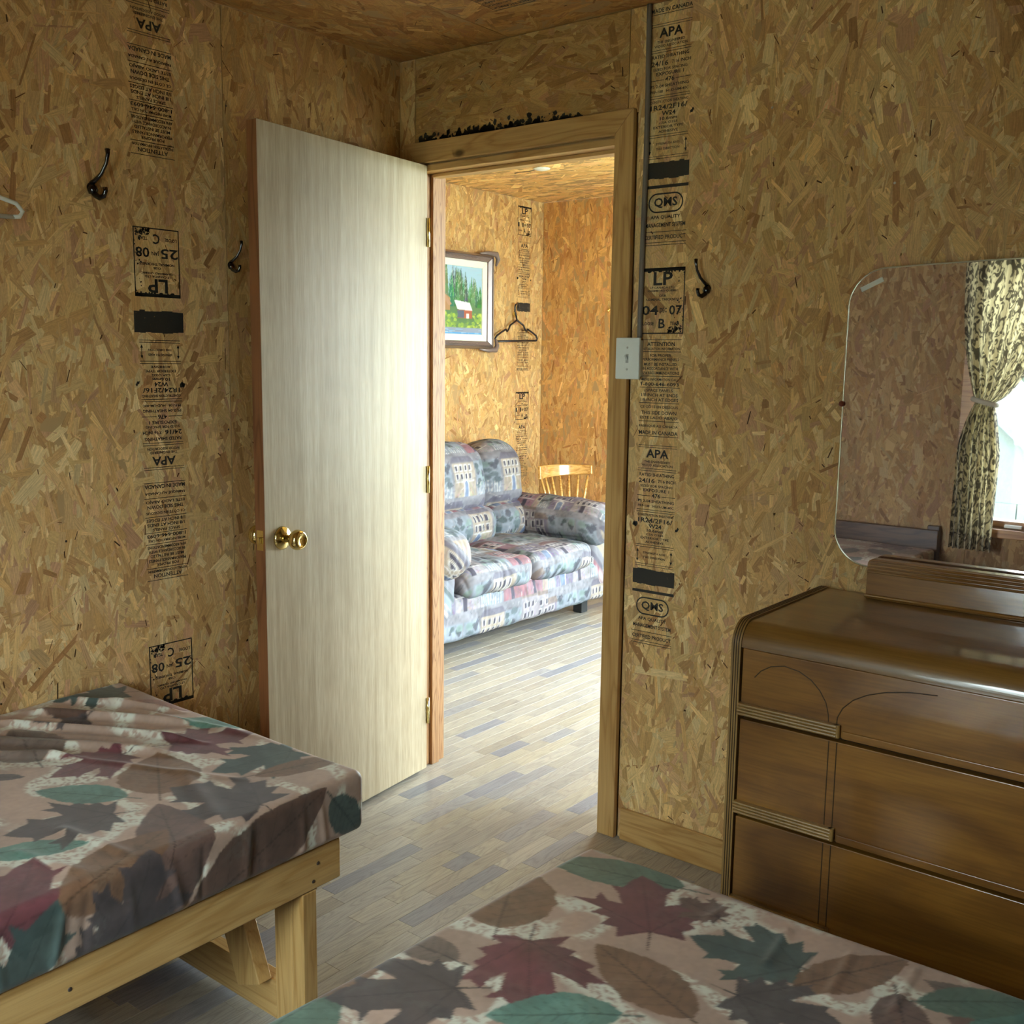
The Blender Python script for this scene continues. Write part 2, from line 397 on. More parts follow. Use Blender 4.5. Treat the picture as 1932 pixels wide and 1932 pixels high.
panel(lc, (LX0, LY0, H2), Y, X, LY1-LY0, 1.24, seed=71, density=1500, size=1.35, spread=20, along='v', tint=(1.55, 1.55, 1.50))
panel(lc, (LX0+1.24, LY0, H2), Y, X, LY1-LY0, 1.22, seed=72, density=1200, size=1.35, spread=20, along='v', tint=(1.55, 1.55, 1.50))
panel(lc, (LX0+2.46, LY0, H2), Y, X, LY1-LY0, LX1-LX0-2.46, fl=False)

# ------------------------------------------------------------------ floor of laminate strips running along y
fl_ = MB().box(LX0-.1, LX1+.1, WT/2, LY1+.1, -.08, -.006).box(-.1, XR+.1, YB-.1, WT/2, -.08, -.006).build('floor', plain('floor_core', (.05, .04, .035), .8)); fl_['kind'] = 'structure'
FP = [lin(c) for c in ('#b9b0a2', '#b3aca3', '#c2b9aa', '#a7a4a5', '#b0a698', '#bbb3a7', '#9d9ca3', '#beb4a2', '#93939b')]
FP = [tuple(np.array(c)*np.array((.69, .675, .67))) for c in FP]
FPW = np.array([18, 15, 12, 9, 14, 14, 6, 13, 3.]); FPW /= FPW.sum()
SW = .0545
rows = []
rg = np.random.default_rng(5)
x = LX0
while x < XR:
    y = YB-.05-rg.random()*.25
    while y < LY1:
        ln = rg.choice([.12, .18, .24, .32, .42], p=[.1, .2, .3, .25, .15])*rg.uniform(.9, 1.1)
        y1 = min(y+ln, LY1)
        if (y1 < LY0 and -.05 < x < XR) or (y1 >= LY0 and x+SW < LX1): rows.append((x, x+SW, y, y1))
        y += ln
    x += SW
def strip_geo(x0, x1, y0, y1, rs):
    g = .0002; z1 = -rs.random()*.0002; z0 = -.0058; c = .0004
    v = np.array([(x0+g, y0+g, z0), (x1-g, y0+g, z0), (x1-g, y1-g, z0), (x0+g, y1-g, z0),
                  (x0+g, y0+g, z1-c), (x1-g, y0+g, z1-c), (x1-g, y1-g, z1-c), (x0+g, y1-g, z1-c),
                  (x0+g+c, y0+g+c, z1), (x1-g-c, y0+g+c, z1), (x1-g-c, y1-g-c, z1), (x0+g+c, y1-g-c, z1)])
    f = np.array([(0, 1, 5, 4), (1, 2, 6, 5), (2, 3, 7, 6), (3, 0, 4, 7), (4, 5, 9, 8), (5, 6, 10, 9), (6, 7, 11, 10), (7, 4, 8, 11), (8, 9, 10, 11)])
    o = rs.random(2)*60; uv = np.stack([v[:, 1]-y0+o[0], v[:, 0]-x0+o[1]], 1)
    col = np.array(FP[rs.choice(len(FP), p=FPW)])*math.exp(rs.normal(0, .05))
    return v, f, uv, col
def vis(r):
    cx, cy = (r[0]+r[1])/2, (r[2]+r[3])/2
    if cy < .02: return cx < 1.55 and cx > -.0 and cy > -1.9 and not (cx < .85 and cy < -1.9)
    # seen through the doorway
    t = (0-CAM.y)/(cy-CAM.y); xx = CAM.x+(cx-CAM.x)*t
    return .03 < xx < .90 and cx > -.85
order = sorted([i for i, r in enumerate(rows) if vis(rows[i])], key=lambda i: (rows[i][0]-CAM.x)**2+(rows[i][2]-CAM.y)**2)
single = set(order[:298]); V_, F_, U_, C_ = [], [], [], []; nb = 0
for i, r in enumerate(rows):
    v, f, uv, col = strip_geo(*r, rg)
    if i in single:
        o = link('floor_strip', np_mesh('floor_strip', v, f, np.tile(col, (len(v), 1)), uv), M['floor'], fl_)
    else:
        V_.append(v); F_.append(f+nb); U_.append(uv); C_.append(np.tile(col, (len(v), 1))); nb += len(v)
o = link('floor_strips_far', np_mesh('floor_strips_far', np.concatenate(V_), np.concatenate(F_), np.concatenate(C_), np.concatenate(U_)), M['floor'], fl_); o['kind'] = 'stuff'

# ------------------------------------------------------------------ door casing, jambs, baseboard
def tri(name, mb, mat, parent=None, bevel=.002):
    o = mb.build(name, mat, parent, bevel=bevel); o['kind'] = 'structure'; return o
tr1 = tri('trim_1', MB().prism([(DX1-.004, 0.), (DX1+.056, 0.), (DX1+.056, 2.10), (DX1-.004, 2.036)], 1, -.018, 0), M['pine'])
tr2 = tri('trim_2', MB().prism([(DX0-.062, 2.10), (DX1+.056, 2.10), (DX1-.004, 2.036), (DX0+.004, 2.036)], 1, -.0185, 0), M['pine_x'])
tr3 = tri('trim_3', MB().prism([(DX0-.062, 0.), (DX0+.004, 0.), (DX0+.004, 2.036), (DX0-.062, 2.10)], 1, -.018, 0), M['pine'])
jl = tri('door_frame_1', B(DX0-.02, DX0-.002, 0, WT+.002, 0, DZ+.02), M['jamb'])
jl.name = 'trim_4'
tri('trim_5', B(DX1, DX1+.02, 0, WT+.002, 0, DZ+.02), M['jamb'])
tri('trim_6', B(DX0-.002, DX1, 0, WT+.002, DZ, DZ+.02), M['pine_x'])
tri('trim_7', B(DX0-.0018, DX0+.010, .050, .085, 0, DZ-.001), M['jamb'])       # door stops
tri('trim_8', B(DX0+.0102, DX1-.0002, .045, .085, DZ-.011, DZ-.0002), M['pine_x'])
tri('trim_9', B(DX1-.011, DX1-.0002, .045, .085, 0, DZ-.012), M['jamb'])
tri('baseboard_front', B(.922, XR, -.014, -.0015, 0, .098), M['pine_x'], None, .003)
tri('baseboard_living_back', B(LX0+.02, PD[0]-.02, LY1-.014, LY1-.0015, 0, .09), M['pine_x'], None, .003)

# ------------------------------------------------------------------ printed grade stamps
_glyph = {}
def glyphs(s, bold):
    k = (s, bold)
    if k not in _glyph:
        c = bpy.data.curves.new('glyphs', 'FONT'); c.body = s; c.resolution_u = 2; c.offset = .024 if bold else .020
        o = bpy.data.objects.new('glyphs', c); me = bpy.data.meshes.new_from_object(o)
        v = np.array([tuple(q.co)[:2] for q in me.vertices]); f = [tuple(p.vertices) for p in me.polygons]
        bpy.data.objects.remove(o); bpy.data.curves.remove(c); bpy.data.meshes.remove(me)
        lo, hi = v.min(0), v.max(0); _glyph[k] = ((v-lo)/(hi-lo), f)
    return _glyph[k]
class Stamp:
    """flat print on a board face: local a (reading direction), b (up), placed on plane O + a*U + b*V"""
    def __init__(s, O, U, V, lift=.0014): s.O, s.U, s.V = (np.array(q, float) for q in (O, U, V)); s.n = np.cross(s.U, s.V)*lift; s.v = []; s.f = []
    def add(s, P, faces):
        b = len(s.v); s.v += [tuple(s.O+a*s.U+c*s.V+s.n) for a, c in P]; s.f += [tuple(b+i for i in q) for q in faces]
    def text(s, t, zc, h, half, bold=False, ac=0.):
        v, f = glyphs(t, bold); P = np.stack([(v[:, 0]-.5)*2*half+ac, (v[:, 1]-.5)*h+zc], 1); s.add(P, f)
    def rect(s, a0, a1, b0, b1): s.add([(a0, b0), (a1, b0), (a1, b1), (a0, b1)], [(0, 1, 2, 3)])
    def line(s, z, half=.064, h=.0016, ac=0.): s.rect(ac-half, ac+half, z-h/2, z+h/2)
    def dbl(s, z, half=.062): s.line(z+.003, half, .0014); s.line(z-.003, half, .0014)
    def frame(s, a0, a1, b0, b1, t=.0022):
        s.rect(a0, a1, b0, b0+t); s.rect(a0, a1, b1-t, b1); s.rect(a0, a0+t, b0, b1); s.rect(a1-t, a1, b0, b1)
    def arrow(s, a, z0, z1):
        s.rect(a-.0011, a+.0011, z0+.006, z1-.006)
        s.add([(a-.0042, z1-.009), (a+.0042, z1-.009), (a, z1)], [(0, 1, 2)]); s.add([(a-.0042, z0+.009), (a, z0), (a+.0042, z0+.009)], [(0, 1, 2)])
    def pill(s, a0, a1, b0, b1, t=.004):
        r = (b1-b0)/2; P = []; n = 14
        for R in (r, r-t):
            for k in range(n+1): q = math.pi/2+math.pi*k/n; P.append((a0+r+R*math.cos(q), b0+r+R*math.sin(q)))
            for k in range(n+1): q = -math.pi/2+math.pi*k/n; P.append((a1-r+R*math.cos(q), b0+r+R*math.sin(q)))
        m = 2*(n+1); s.add(P, [(i, (i+1) % m, m+(i+1) % m, m+i) for i in range(m)])
    def blot(s, a0, a1, b0, b1, n, seed, rmax=.006):
        rg = random.Random(seed)
        for _ in range(n):
            a, b, r = rg.uniform(a0, a1), rg.uniform(b0, b1), rg.uniform(.2, 1)**2*rmax; k = 7
            s.add([(a+r*rg.uniform(.5, 1.3)*math.cos(6.283*i/k), b+r*rg.uniform(.5, 1.3)*math.sin(6.283*i/k)) for i in range(k)], [tuple(range(k))])
    def build(s, parent, name='printed_stamp'):
        me = bpy.data.meshes.new(name); me.from_pydata(s.v, [], s.f); me.update(); o = link(name, me, M['ink'], parent)
        o['label'] = 'black printed grade stamp'; return o

def rows_spec(s, d, sgn=1, z0=0.):
    """APA ... strength-axis block; d = list of z measured for the right-hand strip, mapped through z -> z0 + sgn*z"""
    q = lambda z: z0+sgn*z
    T_ = lambda t, z, h, half, bold=False, ac=0.: s.text(t, q(z), h, half, bold, ac)
    if 'apa' in d:
        s.dbl(q(2.303)); T_('APA', 2.283, .024, .036, True)
        T_('THE ENGINEERED', 2.260, .007, .042); T_('WOOD ASSOCIATION', 2.250, .007, .050); s.dbl(q(2.237))
        T_('RATED SHEATHING', 2.223, .009, .056); T_('24/16', 2.206, .013, .026, False, -.032); T_('7/16 INCH', 2.206, .009, .028, False, .033)
        T_('SIZED FOR SPACING', 2.191, .007, .052); T_('EXPOSURE 1', 2.179, .009, .042); T_('476', 2.164, .012, .014, True)
        s.line(q(2.163), .022, .0016, -.04); s.line(q(2.163), .022, .0016, .04)
        T_('PS 2-04 SHEATHING', 2.148, .008, .058); T_('PRF-108   HUD-UM-40C', 2.134, .007, .058); s.dbl(q(2.120))
        T_('CONSTRUCTION SHEATHING', 2.108, .007, .058); T_('1R24/2F16/', 2.093, .013, .056); T_('W24', 2.077, .012, .021, True)
        T_('10.6mm', 2.064, .009, .026, True); T_('CSA O325', 2.053, .006, .028); T_('EXTERIOR TYPE', 2.042, .007, .046); T_('ADHESIVE', 2.031, .007, .030)
        s.dbl(q(2.019)); T_('STRENGTH AXIS', 1.999, .006, .036); T_('THIS DIRECTION', 1.986, .006, .036)
        s.arrow(-.055, q(1.972) if sgn > 0 else q(2.010), q(2.010) if sgn > 0 else q(1.972)); s.arrow(.055, q(1.972) if sgn > 0 else q(2.010), q(2.010) if sgn > 0 else q(1.972)); s.dbl(q(1.964))
        s.blot(-.074, -.062, q(2.075)-.008, q(2.075)+.008, 8, 3); s.blot(.062, .074, q(2.075)-.008, q(2.075)+.008, 8, 4)
    if 'attn' in d:
        s.line(q(1.478)); T_('ATTENTION', 1.466, .011, .044); T_('INSTALLATION INFORMATION', 1.453, .007, .060); s.line(q(1.445))
        T_('FOR PROPER', 1.435, .008, .034); T_('PERFORMANCE PANELS', 1.424, .008, .058); T_('MUST BE INSTALLED', 1.411, .008, .052)
        T_('IN ACCORDANCE WITH', 1.399, .008, .056); T_('APA RECOMMENDATIONS', 1.387, .008, .060); s.line(q(1.378))
        T_('MORE INFORMATION CALL', 1.369, .007, .058); T_('1-800-646-6093', 1.356, .010, .060); s.line(q(1.347))
        T_('SPACE PANELS', 1.339, .008, .042); T_('1/8 INCH AT ENDS', 1.326, .009, .058); T_('1/8 INCH AT EDGES', 1.313, .009, .060); s.line(q(1.304))
        T_('CE CÔTÉ EN DESSOUS', 1.294, .009, .060); T_('THIS SIDE DOWN', 1.277, .010, .056); T_('ESTE LADO ABAJO', 1.262, .010, .060); s.line(q(1.253))
        T_('FABRIQUÉ AU CANADA', 1.240, .010, .062); T_('MADE IN CANADA', 1.221, .011, .062); s.line(q(1.211))
def block(s, b0, b1, half=.068):
    n = 9
    for i in range(n): a = -half+2*half*i/n; s.rect(a, a+2*half/n, b0+random.uniform(0, .004), b1-random.uniform(0, .004))
def qms(s, dz):
    block(s, 1.906+dz, 1.953+dz); s.rect(-.068, .068, 1.883+dz, 1.891+dz)
    s.pill(-.054, .054, 1.818+dz, 1.870+dz); s.text('QMS', 1.844+dz, .028, .036, True)
    s.text('APA QUALITY', 1.806+dz, .011, .046); s.text('MANAGEMENT SYSTEM', 1.786+dz, .011, .062); s.line(1.768+dz, .066); s.text('CERTIFIED PRODUCT', 1.754+dz, .011, .064)
    s.line(1.740+dz, .066); s.line(1.733+dz, .066)
def lpbox(s, top, sgn, date, ltr):
    q = lambda d: top-sgn*d
    lo, hi = sorted((q(0), q(.178))); s.frame(-.068, .068, lo, hi, .003)
    s.rect(-.068, .068, *sorted((q(0), q(.009)))); s.text('LP', q(.029), .036, .030, True)
    s.text('LP CANADA LTD.', q(.053), .006, .040); s.text('CHAMBORD QUEBEC', q(.062), .006, .048, True); s.text('OSB', q(.075), .006, .011, True)
    s.text('NOMINAL THICKNESS', q(.085), .007, .052, True)
    a = 1 if True else 1
    s.text(date[0], q(.114), .026, .026, False, -.038); s.text(date[1], q(.114), .013, .011, False, .004); s.text(date[2], q(.114), .026, .020, False, .042)
    s.text('LOOSE', q(.150), .009, .018, False, -.043); s.text(ltr, q(.150), .026, .010, False, 0.); s.text('TEAM', q(.150), .009, .014, False, .040)
    s.blot(.020, .064, min(q(.158), q(.175)), max(q(.158), q(.175)), 60, 5, .005); s.blot(-.064, .064, min(q(.004), q(.011)), max(q(.004), q(.011)), 60, 8, .004); s.blot(.045, .066, min(q(.01), q(.17)), max(q(.01), q(.17)), 40, 9, .003)

P = 1.1205
s = Stamp((1.003, 0, 0), X, Z); rows_spec(s, ['apa', 'attn']); qms(s, 0); lpbox(s, 1.672, 1, ('04', 'DEC', '07'), 'B')
rows_spec(s, ['apa'], 1, -P); qms(s, -P)
s.line(2.331); s.text('MADE IN CANADA', 2.341, .011, .062)
s.build(pr)
# left wall: the sheet was hung upside down, so the print is too (a and b both reversed)
s = Stamp((0, -.912, 0), (0, -1, 0), (0, 0, -1))
for dz in (0, -P): rows_spec(s, ['attn'], 1, -(3.408+dz))
for dz in (0,):    rows_spec(s, ['apa'], 1, -(3.418+dz))
s.text('APA', -2.252, .024, .036, True); s.text('THE ENGINEERED', -2.275, .007, .042); s.text('WOOD ASSOCIATION', -2.286, .007, .050); s.dbl(-2.300); s.dbl(-2.229)
s.text('24/16', -2.332, .013, .026, False, -.03); s.text('RATED SHEATHING', -2.316, .009, .056)
block(s, -1.536, -1.475, .074)
lpbox(s, -1.570, 1, ('25', 'JAN', '08'), 'C'); lpbox(s, -1.570+P, 1, ('25', 'JAN', '08'), 'C')
s.build(pl1)
# living room
s = Stamp((LX0, 2.80, 0), Y, Z)
lpbox(s, 2.374, 1, ('11', 'SEP', '07'), 'A'); rows_spec(s, ['apa'], 1, -.150); block(s, 1.722, 1.780); rows_spec(s, ['attn'], 1, .14)
lpbox(s, 1.214, 1, ('11', 'SEP', '07'), 'A'); rows_spec(s, ['apa'], 1, -1.295)
s.build(plv)
# bedroom ceiling
s = Stamp((.64, -.30, H1), (-1, 0, 0), Y)
for i, t_ in enumerate(('MADE IN CANADA', 'FABRIQUÉ AU CANADA', 'ESTE LADO ABAJO', 'THIS SIDE DOWN')): s.text(t_, .075-i*.024, .014, .062)
s.line(.09, .066); s.line(.0, .066); s.frame(-.068, .068, -.2, .094); s.build(pc2)
for pn, x_, z_ in ((pr, 1.617, 1.839), (pr, 1.30, 2.05), (pr, 1.40, .78)): MB().lathe([(0, 0), (.0032, 0), (.0024, .0010), (0, .0012)], (x_, -.0012, z_), (0, -1, 0), 10).build('nail', M['steel'], pn)
for y_, z_ in ((-.70, 1.21), (-.68, 2.10), (-1.35, 1.55), (-1.20, .95)): MB().lathe([(0, 0), (.0030, 0), (.0024, .0010), (0, .0012)], (.0012, y_, z_), (1, 0, 0), 10).build('nail', M['nail'], pl1 if y_ < -.69 else pl2)
# black mould along the bottom of the header board
s = Stamp((0, 0, 0), X, Z, .0015)
rg_ = random.Random(9)
for i in range(420):
    a = rg_.uniform(.085, .72); h = .040*math.exp(-((a-.38)/.30)**2)+.004
    s.blot(a-.004, a+.004, 2.101, 2.101+h*rg_.random()**1.6, 1, i, .010)
for a_, r_ in ((.20, .012), (.26, .014), (.345, .016), (.37, .014), (.475, .013), (.50, .015), (.56, .011)): s.blot(a_-.014, a_+.014, 2.104, 2.118, 6, int(a_*1000), r_)
o = s.build(wf, 'mould_stain'); o['label'] = 'black mould stain above the door casing'; o['kind'] = 'stuff'

# ------------------------------------------------------------------ the door (open into the bedroom)
def door_mat():
    m, t, b, o = nodes('birch_door_veneer'); tc = N(t, 'ShaderNodeTexCoord')
    n1 = N(t, 'ShaderNodeTexNoise', i_Scale=1., i_Detail=5., i_Roughness=.65, i_Distortion=.4); L(t, mapping(t, tc.outputs['Object'], (45, 45, 1.6)), n1.inputs['Vector'])
    r = ramp(t, [(.25, lin('#998669')), (.5, lin('#b09e82')), (.75, lin('#beae94'))]); L(t, n1.outputs[0], r.inputs[0])
    n2 = N(t, 'ShaderNodeTexNoise', i_Scale=1., i_Detail=3.); L(t, mapping(t, tc.outputs['Object'], (420, 420, 14)), n2.inputs['Vector'])
    r2 = ramp(t, [(.35, (.80, .78, .74)), (.6, (1.03, 1.03, 1.03))]); L(t, n2.outputs[0], r2.inputs[0])
    c = mixc(t, r.outputs[0], r2.outputs[0], .9, 'MULTIPLY')
    # hand grime and scuffs
    n3 = N(t, 'ShaderNodeTexNoise', i_Scale=2.3, i_Detail=5., i_Roughness=.6); L(t, mapping(t, tc.outputs['Object'], (1, 1, .6)), n3.inputs['Vector'])
    r3 = ramp(t, [(.35, (.80, .77, .72)), (.6, (1, 1, 1))]); L(t, n3.outputs[0], r3.inputs[0])
    c = mixc(t, c, r3.outputs[0], .8, 'MULTIPLY')
    L(t, c, b.inputs['Base Color']); b.inputs['Roughness'].default_value = .42; bump(t, b, n2.outputs[0], .08, .0006)
    return m
M['door'] = door_mat()
dr = empty('door_1', (.127, -.006, 0), math.radians(7.0)); dr['kind'] = 'structure'
dr['label'] = 'pale birch veneer slab door standing open with brass knobs'
# local frame: door runs along -y from the hinge, visible face at x = 0
DW, DT, DH0, DH1 = .748, .035, .014, 2.028
B(-DT, 0, -DW, 0, DH0, DH1).build('door_leaf', M['door'], dr, bevel=.0015)
edge = B(-DT-.0002, -.0002, -DW-.0008, -DW+.0, DH0+.001, DH1-.001).build('edge_strip', wood('door_edge', lin('#8c5a34'), lin('#6d4020'), 2, .6, knots=False), dr)
kz, ky = .918, -DW+.065
for sx, x0 in ((1, 0.), (-1, -DT)):
    k = MB().lathe([(.0, 0), (.033, 0), (.033, .004), (.028, .009), (.018, .012), (.013, .016)], (x0, ky, kz), (sx, 0, 0), 28).build('knob_rosette', M['brass'], dr, True)
    MB().lathe([(.011, 0), (.011, .020), (.015, .026), (.024, .031), (.0285, .040), (.0285, .047), (.026, .056), (.018, .062), (.017, .060), (.006, .058), (.0, .058)], (x0+sx*.014, ky, kz), (sx, 0, 0), 28).build('knob', M['brass'], k, True)
lp = B(-DT*.5-.012, -DT*.5+.012, -DW-.0022, -DW-.0004, kz-.028, kz+.028).build('latch_plate', M['brass'], dr)
B(-DT*.5-.006, -DT*.5+.006, -DW-.011, -DW-.002, kz-.009, kz+.009).build('latch_bolt', M['brass'], lp, bevel=.002)
for hz in (.22, 1.02, 1.82):
    h = MB().tube([(.004, .001, hz-.045), (.004, .001, hz+.045)], .0055, 10).build('hinge', M['brass'], dr, True)
    B(-.03, -.0004, .0002, .0022, hz-.045, hz+.045).build('hinge_plate', M['brass'], h)
st_ = B(.0, .004, -.37, -.352, DH0+.001, DH0+.016).build('door_stop', M['rubber'], dr)  # small rubber door stop at the foot of the leaf

# ------------------------------------------------------------------ light switch, cable, wall hooks, hangers
sw = empty('light_switch', (.9125, -.018, 1.426)); tag(sw, 'white toggle light switch plate beside the door casing', 'light switch')
B(-.0385, .0385, -.012, 0., -.0575, .0575).build('plate', M['white_plastic'], sw, bevel=.003)
B(-.030, .034, .0002, .0165, -.050, .050).build('box', M['white_plastic'], sw)
B(-.0045, .0045, -.0126, -.0118, -.0125, .0125).build('slot', M['toggle'], sw)
MB().prism([(-.0126, -.006), (-.0126, .006), (-.020, .0105), (-.021, .006)], 0, -.0034, .0034).build('toggle', M['toggle'], sw, bevel=.0008)
for dz in (-.030, .030):
    sc_ = MB().lathe([(0, 0), (.0032, 0), (.0026, .0012), (0, .0014)], (0, -.012, dz), (0, -1, 0), 12).build('screw', M['screw'], sw, True)
cb = MB()
zz = np.linspace(1.484, H1-.003, 40)
cb.tube([(.9405+.002*math.sin(z*7), -.0095, z) for z in zz], .0075, 10); 
cbo = cb.build('electric_cable', M['cable'], None, True); cbo.scale = (1, 1, 1)
tag(cbo, 'grey electric cable running from the ceiling down to the light switch', 'cable')

def hook(loc, out_, side, label, mat='dark_metal', sc=1.0, group=None):
    """double coat hook: long upper arm and short lower curl; out_ = wall normal, side = wall direction the arms swing to"""
    root = empty('coat_hook', loc); tag(root, label, 'coat hook', group)
    n, d, z = Vector(out_), Vector(side), Vector((0, 0, 1))
    MB().lathe([(0, 0), (.012*sc, 0), (.013*sc, .003*sc), (.010*sc, .006*sc), (0, .007*sc)], n*.0012, n, 18).build('base_plate', M[mat], root, True)
    pts = [n*.004+z*.010, n*.014+z*.016+d*.004, n*.030+z*.032+d*.012, n*.044+z*.056+d*.018, n*.050+z*.078+d*.020, n*.048+z*.090+d*.021]
    MB().tube([p*sc for p in pts], [.0066*sc, .0058*sc, .0048*sc, .0044*sc, .0050*sc, .0068*sc], 10).build('upper_arm', M[mat], root, True)
    pts = [n*.004-z*.004, n*.016-z*.018+d*.002, n*.030-z*.026+d*.006, n*.042-z*.022+d*.010, n*.047-z*.010+d*.012, n*.046-z*.002+d*.012]
    MB().tube([p*sc for p in pts], [.0088*sc, .0084*sc, .0072*sc, .0062*sc, .0056*sc, .0064*sc], 10).build('lower_curl', M[mat], root, True)
    MB().lathe([(0, -.012*sc), (.010*sc, -.010*sc), (.0135*sc, 0), (.010*sc, .010*sc), (0, .014*sc)], n*.009*sc-z*.006*sc, z, 14).build('boss', M[mat], root, True)
    return root
hook((0, -1.090, 1.828), X, Y, 'black coat hook with long upper arm beneath the upside-down print')
hook((0, -.680, 1.672), X, Y, 'small dark coat hook with bright rim beside the open door', sc=.72)
hook((1.140, 0, 1.612), (0, -1, 0), (-1, 0, 0), 'black coat hook between the grade print and the mirror', sc=.82)

def hanger(name, tip, wdir, out_, w, h, hookh, mat, label, r=.0042, notch=False, tilt=0.):
    """tip: top of hook; wdir: direction along the shoulders"""
    root = empty(name, tip); tag(root, label, 'clothes hanger')
    d, n, z = Vector(wdir), Vector(out_), Vector((0, 0, 1)); d = (d+z*tilt).normalized()
    hk = [d*(.020*math.cos(a))+z*(.020*math.sin(a)-.020) for a in np.linspace(-.25, math.pi, 12)]
    hk += [d*-.020-z*.045, d*-.012-z*.060, d*0-z*hookh]
    MB().tube(hk, r*.9, 8).build('hook', M[mat], root, True)
    top = -z*hookh; a, b = d*(-w/2)-z*(hookh+h), d*(w/2)-z*(hookh+h)
    def shoulder(e, sgn):
        q = lambda t: top+(e+z*.028-top)*t
        P_ = [q(0), q(.32)]
        if notch: P_ += [q(.40)-z*.018, q(.47)-z*.022, q(.52)-z*.004]
        P_ += [q(.75), q(.95), e+z*.014+d*sgn*.004, e+z*.002-d*sgn*.004, e-d*sgn*.02]
        return P_
    MB().tube(shoulder(a, -1), r, 8).build('shoulder', M[mat], root, True)
    MB().tube(shoulder(b, 1), r, 8).build('shoulder', M[mat], root, True)
    MB().tube([a+d*.018, b-d*.018], r, 8).build('bar', M[mat], root, True)
    return root
hanger('clothes_hanger', (.050, -1.500, 1.895), (0, 1, 0), X, .41, .085, .085, 'hanger_grey', 'pale grey plastic clothes hanger on the bare strand board', .0052, tilt=.02)
hook((0, -1.500, 1.830), X, Y, 'black coat hook holding the pale grey hanger')
hook((LX0, 2.700, 1.705), X, (0, -1, 0), 'brass coat hook holding the black hanger', 'brass', .75)
hanger('clothes_hanger', (LX0+.036, 2.690, 1.766), (0, 1, 0), X, .42, .13, .10, 'black_plastic', 'black plastic clothes hanger with strap notches by the painting', .0062, True, .03)
hook((-1.14, LY1, 1.735), (0, -1, 0), X, 'small brass coat hook high on the orange corner wall', 'brass', .6)

# ------------------------------------------------------------------ rasters used as print on cloth / paint (sampled to vertices)
def vnoise(h, w_, cell, seed):
    g = np.random.default_rng(seed); a = g.random((int(h/cell)+3, int(w_/cell)+3))
    yy = np.arange(h)/cell; xx = np.arange(w_)/cell; y0 = yy.astype(int); x0 = xx.astype(int)
    fy = (yy-y0)[:, None]; fx = (xx-x0)[None]; fy = fy*fy*(3-2*fy); fx = fx*fx*(3-2*fx)
    A = lambda i, j: a[y0+i][:, x0+j]
    return A(0, 0)*(1-fy)*(1-fx)+A(1, 0)*fy*(1-fx)+A(0, 1)*(1-fy)*fx+A(1, 1)*fy*fx
def inpoly(PX, PY, poly):
    c = np.zeros(PX.shape, bool); n = len(poly)
    for i in range(n):
        x1, y1 = poly[i]; x2, y2 = poly[(i+1) % n]
        if y1 == y2: continue
        c ^= ((y1 > PY) != (y2 > PY)) & (PX < (x2-x1)*(PY-y1)/(y2-y1)+x1)
    return c
class Canvas:
    def __init__(s, u0, u1, v0, v1, res, col):
        s.u0, s.v0, s.res = u0, v0, res; s.w = int((u1-u0)/res)+1; s.h = int((v1-v0)/res)+1
        s.img = np.tile(np.array(col, float), (s.h, s.w, 1))
    def win(s, poly):
        p_ = np.array(poly); a = np.floor((p_.min(0)-[s.u0, s.v0])/s.res).astype(int)-1; b = np.ceil((p_.max(0)-[s.u0, s.v0])/s.res).astype(int)+2
        x0, y0 = max(a[0], 0), max(a[1], 0); x1, y1 = min(b[0], s.w), min(b[1], s.h)
        if x1 <= x0 or y1 <= y0: return None
        PX, PY = np.meshgrid(s.u0+np.arange(x0, x1)*s.res, s.v0+np.arange(y0, y1)*s.res)
        return slice(y0, y1), slice(x0, x1), PX, PY
    def poly(s, poly, col, alpha=1., tex=None):
        r = s.win(poly)
        if r is None: return
        sy, sx, PX, PY = r; m = inpoly(PX, PY, poly)
        c = np.array(col, float)*np.ones(PX.shape+(3,))
        if tex is not None: c = c*tex[sy, sx][..., None]
        a = (m*alpha)[..., None]; s.img[sy, sx] = s.img[sy, sx]*(1-a)+c*a
    def rect(s, a, b, c, d, col, alpha=1.): s.poly([(a, c), (b, c), (b, d), (a, d)], col, alpha)
    def stroke(s, p0, p1, wd, col, alpha=1.):
        p0, p1 = np.array(p0, float), np.array(p1, float); d = p1-p0; n = np.array([-d[1], d[0]]); n = n/max(1e-9, np.linalg.norm(n))*wd/2
        s.poly([p0+n, p1+n*.5, p1-n*.5, p0-n], col, alpha)
    def sample(s, u, v, wrap=False):
        x = (np.asarray(u)-s.u0)/s.res; y = (np.asarray(v)-s.v0)/s.res
        if wrap: x = np.mod(x, s.w-1); y = np.mod(y, s.h-1)
        x = np.clip(x, 0, s.w-1.001); y = np.clip(y, 0, s.h-1.001); i, j = y.astype(int), x.astype(int); fy, fx = (y-i)[:, None], (x-j)[:, None]
        A = s.img
        return A[i, j]*(1-fy)*(1-fx)+A[i+1, j]*fy*(1-fx)+A[i, j+1]*(1-fy)*fx+A[i+1, j+1]*fy*fx

